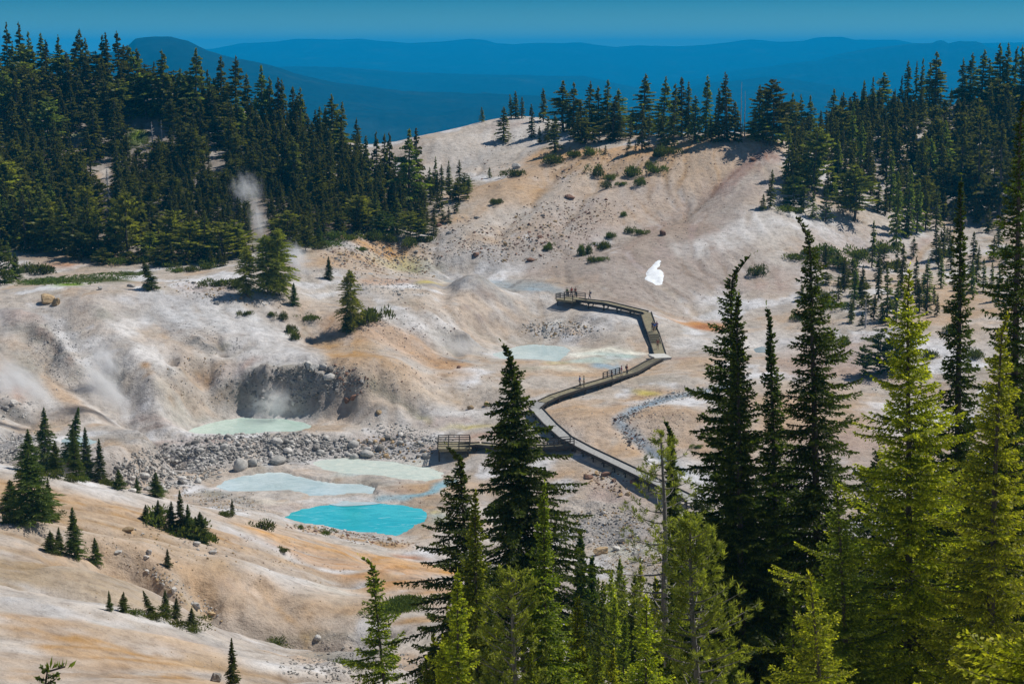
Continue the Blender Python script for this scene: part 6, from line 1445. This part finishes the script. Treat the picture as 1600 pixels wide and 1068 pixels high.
def person(px, py, pose, shirt, legs, hair, label, rz=0, hat=None, pack=None, short=False, scale=1.0):
    scale *= 1.06
    key = (pose, short)
    J, E, ids = person_joints(pose)
    if key not in PCACHE:
        body = skin_mesh('body', J, E, MSK)
        def sub(idx, edges, g_): return [tuple(J[i][:3]) + tuple(r + g_ for r in J[i][3:]) for i in idx], edges
        sj = [J[0][:2] + (.93,) + (.145, .115), J[1][:3] + (.138, .105), J[2][:3] + (.165, .115), J[3][:2] + (1.43, .075)]; se = [(0, 1), (1, 2), (2, 3)]
        for nm in 'lr':
            b, h = ids[nm]; k = len(sj); a_ = J[b]; e_ = J[b + 1]; sj += [a_[:3] + (.070,), tuple((a_[i] * .3 + e_[i] * .7) for i in range(3)) + (.060,)]; se += [(2, k), (k, k + 1)]
        shirt_m = skin_mesh('shirt', sj, se, MSK)
        tj = [J[0][:2] + (.97, .14, .112)]; te = []
        for nm in 'lr':
            b, h = ids[nm]; k = len(tj); K_ = J[h + 1]; A_ = J[h + 2]
            tj += [J[h][:3] + (.10,), K_[:3] + ((.075,) if not short else (.085,))]; te += [(0, k), (k, k + 1)]
            if not short: tj.append((A_[0], A_[1], A_[2] + .04, .058)); te.append((k + 1, k + 2))
        trou = skin_mesh('trousers' if not short else 'shorts', tj, te, MSK)
        sh = []
        PCACHE[key] = (body, shirt_m, trou)
    body, shirt_m, trou = PCACHE[key]
    d = np.hypot(*(proj(DG) - [px, py]).T); zd = DG[d.argmin()][2] + .035
    x, y = on_plane(px, py, zd); e = bpy.data.objects.new('person', None); COL.objects.link(e); e.location = (float(x), float(y), zd); e.rotation_euler = (0, 0, rz); e.scale = (scale,) * 3
    tag(e, label, 'person')
    def child(nm, me, m_):
        o = bpy.data.objects.new(nm, me); COL.objects.link(o); o.parent = e; o.material_slots[0].link = 'OBJECT'; o.material_slots[0].material = m_; return o
    child('body', body, MSK); child('shirt', shirt_m, shirt); child('shorts' if short else 'trousers', trou, legs)
    V, F = ICO[2]; k_ = V[:, 2] > -.35
    hv = V * [.095, .105, .085] + [0, -.012, 1.655]; fk = np.array([f for f in F if all(V[i, 2] > -.25 or V[i, 1] < -.1 for i in f)])
    child('hair', mesh_obj('hair', hv, fk, [hair], link=False).data, hair)
    ev = np.concatenate([V * .012 + [s * .033, .10, 1.625] for s in (-1, 1)]); child('eyes', mesh_obj('eyes', ev, np.concatenate([F, F + len(V)]), [hair], link=False).data, cmat('eye_dark', (.02, .02, .02)))
    for s in (-1, 1):
        ft = [j for j in J if abs(j[2]) < .09 and j[0] * s > 0][0]; child('shoe', mesh_obj('shoe', V * [.05, .13, .045] + [ft[0], ft[1] + .02, ft[2] + .0], F, [hair], link=False).data, cmat('shoe_dark', (.05, .045, .04)))
    if hat:
        tv, tf = tube([(np.array([(0, 0, 1.68), (0, 0, 1.685), (0, 0, 1.69), (0, 0, 1.76), (0, 0, 1.765)]), np.array([.10, .17, .105, .095, .01]))], 14)
        child('hat', mesh_obj('hat', tv, tf, [hat], link=False).data, hat)
    if pack:
        pv = V * [.16, .10, .24] + [0, -.19, 1.24]; child('backpack', mesh_obj('backpack', pv, F, [pack], link=False).data, pack)
    return e
def proj(P_):
    x, y, z = P_[:, 0], P_[:, 1], P_[:, 2] - ZC; f = y * CP - z * SP; v = y * SP + z * CP
    return np.stack([800 + FPX * x / f, 534 - FPX * v / f], -1)
c = lambda n_, col: cmat(n_, col)
blk = c('hair_dark', (.03, .022, .018)); brn = c('hair_brown', (.09, .05, .03)); bld = c('hair_fair', (.35, .25, .13))
green = c('cloth_green', (.07, .16, .05)); red = c('cloth_red', (.45, .06, .05)); blue = c('cloth_blue', (.03, .16, .50)); navy = c('cloth_navy', (.03, .05, .12)); dark = c('cloth_dark', (.04, .04, .05))
kh = c('cloth_khaki', (.26, .21, .13)); teal = c('cloth_teal', (.08, .28, .28)); pink = c('cloth_pink', (.5, .16, .2)); purp = c('cloth_purple', (.16, .08, .22)); wh = c('cloth_pale', (.55, .55, .52)); rst = c('cloth_rust', (.30, .09, .05))
person(886, 464, 'stand', green, dark, brn, 'person in a green top standing at the far corner of the upper platform', 2.6, pack=green)
person(893, 463, 'reach', red, dark, blk, 'person in red leaning at the rail of the upper platform', .3)
person(899, 463, 'stand', rst, dark, brn, 'person in a rust-coloured top at the right rail of the upper platform', -.5)
person(921.5, 468, 'walk', dark, navy, blk, 'person in dark clothes with a backpack walking just off the upper platform', 1.3, pack=navy)
person(1019.5, 517, 'walk', navy, dark, blk, 'left person of the three in a row at the top of the boardwalk stairs', 3.0)
person(1022.5, 519, 'walk', blue, kh, brn, 'middle person in a bright blue shirt at the top of the boardwalk stairs', 3.1, short=True)
person(1026, 517, 'stand', purp, dark, blk, 'right person of the three, in dark purple at the top of the boardwalk stairs', 2.8)
person(1027.5, 545, 'walk', rst, kh, brn, 'person alone below the boardwalk stairs, in a rusty top and shorts', 3.1, short=True)
person(906, 604.5, 'walk', blue, dark, brn, 'person in a blue jacket on the lower boardwalk, walking left', -1.2, pack=None)
person(912.3, 604.8, 'stand', teal, kh, bld, 'person in a grey-green shirt right beside the one in the blue jacket', -1.4, hat=kh)
person(956, 592, 'walk', dark, dark, blk, 'short person in dark clothes behind the rail of the lower boardwalk', -1.2, scale=.78)
person(971, 588, 'walk', pink, wh, brn, 'person in a pink top following near the rail of the lower boardwalk', -1.3, short=True)
person(979.6, 586.5, 'walk', rst, dark, blk, 'tall person in dark brown right behind the one in pink', -1.3, pack=dark, scale=1.04)

# ------------------------------------------------------------------ steam
def steam(px, pyb, wpx, hpx, dens, label, seed, lean=0.0, depth=.9, ndt=.45):
    h_ = hit(px, pyb); D = h_[1]; w_ = wpx / FPX * D / 2; hh = hpx / FPX * D / 2
    m, nt, o_ = mat('steam'); n = N(nt)
    oc = n('TexCoord').outputs['Object']
    no = n('TexNoise', {'Vector': n('Mapping', {'Vector': oc, 'Scale': (1.0, 1.0, .8), 'Location': (seed, seed * 2, 0)}).outputs[0], 'Scale': 2.1, 'Detail': 6, 'Roughness': .66, 'Distortion': 1.4}).outputs[0]
    ln = n('VectorMath', {0: oc}, operation='LENGTH').outputs['Value']
    fa = n('MapRange', {'Value': ln, 'From Min': 1.0, 'From Max': .25, 'To Min': 0, 'To Max': 1}).outputs[0]
    a = n('Math', {0: no, 1: n('Math', {0: fa, 1: .26}, operation='MULTIPLY').outputs[0]}, operation='ADD').outputs[0]
    a = n('MapRange', {'Value': a, 'From Min': ndt + .13, 'From Max': ndt + .36, 'To Min': 0, 'To Max': dens}).outputs[0]
    a = n('Math', {0: a, 1: n('Math', {0: fa, 1: 1.3}, operation='POWER').outputs[0]}, operation='MULTIPLY').outputs[0]
    pv = n('VolumePrincipled', {'Color': (1, 1, 1, 1), 'Density': a, 'Anisotropy': 0.0}); nt.links.new(pv.outputs[0], o_.inputs['Volume'])
    V, F = ICO[3]; o = mesh_obj('steam', V, F, [m])
    o.scale = (w_, max(w_, 2.5) * depth, hh); o.location = (float(h_[0]) + math.sin(math.atan(lean)) * hh, float(h_[1]) + 1.0, float(h_[2]) + hh * .82 * math.cos(math.atan(lean)) ** .5); o.rotation_euler = (0, math.atan(lean), 0)
    tag(o, label, 'steam', kind='stuff')
steam(115, 668, 66, 200, .85, 'white steam drifting up the far left slope', 1, -1.1)
steam(40, 640, 56, 120, .75, 'white steam at the left edge above the pointed trees', 7, -.8)
steam(228, 668, 72, 190, .95, 'white steam rising in front of the rocky hollow on the left slope', 2, -1.0)
steam(190, 600, 60, 100, .8, 'thin steam curling over the rocky hollow on the left slope', 8, -.7)
steam(408, 388, 46, 100, .42, 'bluish steam plume against the foot of the dark forest', 3, -.1)
steam(398, 335, 70, 90, .36, 'thin top of the steam plume against the dark forest', 9, -.3)
steam(478, 436, 60, 80, .9, 'small white steam puff behind the white dome', 4, -.5)
steam(432, 662, 120, 80, .22, 'faint steam at the foot of the grey cliff', 5, 0)
steam(720, 564, 100, 50, .25, 'faint steam over the mud crater in the middle', 6, 0)
# ------------------------------------------------------------------ camera, light, air
cam = bpy.data.cameras.new('camera'); cam.sensor_width = 36; cam.lens = FPX / 1600 * 36
cam.clip_start = .5; cam.clip_end = 120000
co = bpy.data.objects.new('camera', cam); COL.objects.link(co)
co.location = (0, 0, ZC); co.rotation_euler = (math.pi / 2 - PITCH, 0, 0); SC.camera = co
SUN_EL, SUN_AZ = math.radians(55), math.radians(64)      # azimuth clockwise from +Y
sd = Vector((math.sin(SUN_AZ) * math.cos(SUN_EL), math.cos(SUN_AZ) * math.cos(SUN_EL), math.sin(SUN_EL)))
sl = bpy.data.lights.new('sun', 'SUN'); sl.energy = 4.8; sl.angle = math.radians(.53); sl.color = (1, .95, .87)
so = bpy.data.objects.new('sun', sl); COL.objects.link(so)
so.rotation_euler = (-sd).to_track_quat('-Z', 'Y').to_euler()
w = bpy.data.worlds.new('World'); SC.world = w; w.use_nodes = True
nt = w.node_tree; nt.nodes.clear(); n = N(nt)
sky = n('TexSky', sky_type='NISHITA', sun_disc=False, sun_elevation=SUN_EL, sun_rotation=SUN_AZ, altitude=2500, air_density=1.0, dust_density=.4, ozone_density=2.5)
dz_ = n('SeparateXYZ', {0: n('TexCoord').outputs['Generated']}).outputs['Z']
grad = n.ramp(dz_, [(0.0, (.50, .80, .62)), (.009, (.34, .70, .72)), (.034, (.015, .33, .58)), (.10, (.40, .75, .95)), (.35, (.85, .97, 1.0))])
tint = n.mix(1.0, sky.outputs[0], grad, 'MULTIPLY')
bg = n('Background', {'Color': tint, 'Strength': .075})
wo = n('OutputWorld', {'Surface': bg.outputs[0]})
# haze: one closed box of even air round everything
m, nt, o = mat('haze'); n = N(nt)
pv = n('VolumePrincipled', {'Color': (.004, .50, 1.0, 1), 'Density': 8.6e-5, 'Anisotropy': 0.0})
nt.links.new(pv.outputs[0], o.inputs['Volume'])
HX, HY0, HY1, HZ0, HZ1 = 36000, -4000, 32000, -480, 215
V = [(x, y, z) for z in (HZ0, HZ1) for y in (HY0, HY1) for x in (-HX, HX)]
F = [(0, 2, 3, 1), (4, 5, 7, 6), (0, 1, 5, 4), (2, 6, 7, 3), (0, 4, 6, 2), (1, 3, 7, 5)]
h = mesh_obj('haze', V, F, [m], smooth_=False)
tag(h, 'thin blue haze over the distant ranges', 'haze', kind='stuff')
SC.view_settings.view_transform = 'Standard'; SC.view_settings.look = 'None'
SC.view_settings.exposure = 0; SC.view_settings.gamma = 1
SC.render.engine = 'CYCLES'
cy = SC.cycles
cy.max_bounces = 5; cy.diffuse_bounces = 2; cy.glossy_bounces = 2; cy.transmission_bounces = 2; cy.volume_bounces = 3; cy.transparent_max_bounces = 16
cy.use_denoising = True; cy.caustics_reflective = False; cy.caustics_refractive = False
try:
    cy.denoiser = 'OPENIMAGEDENOISE'; cy.denoising_prefilter = 'ACCURATE'
except Exception: pass
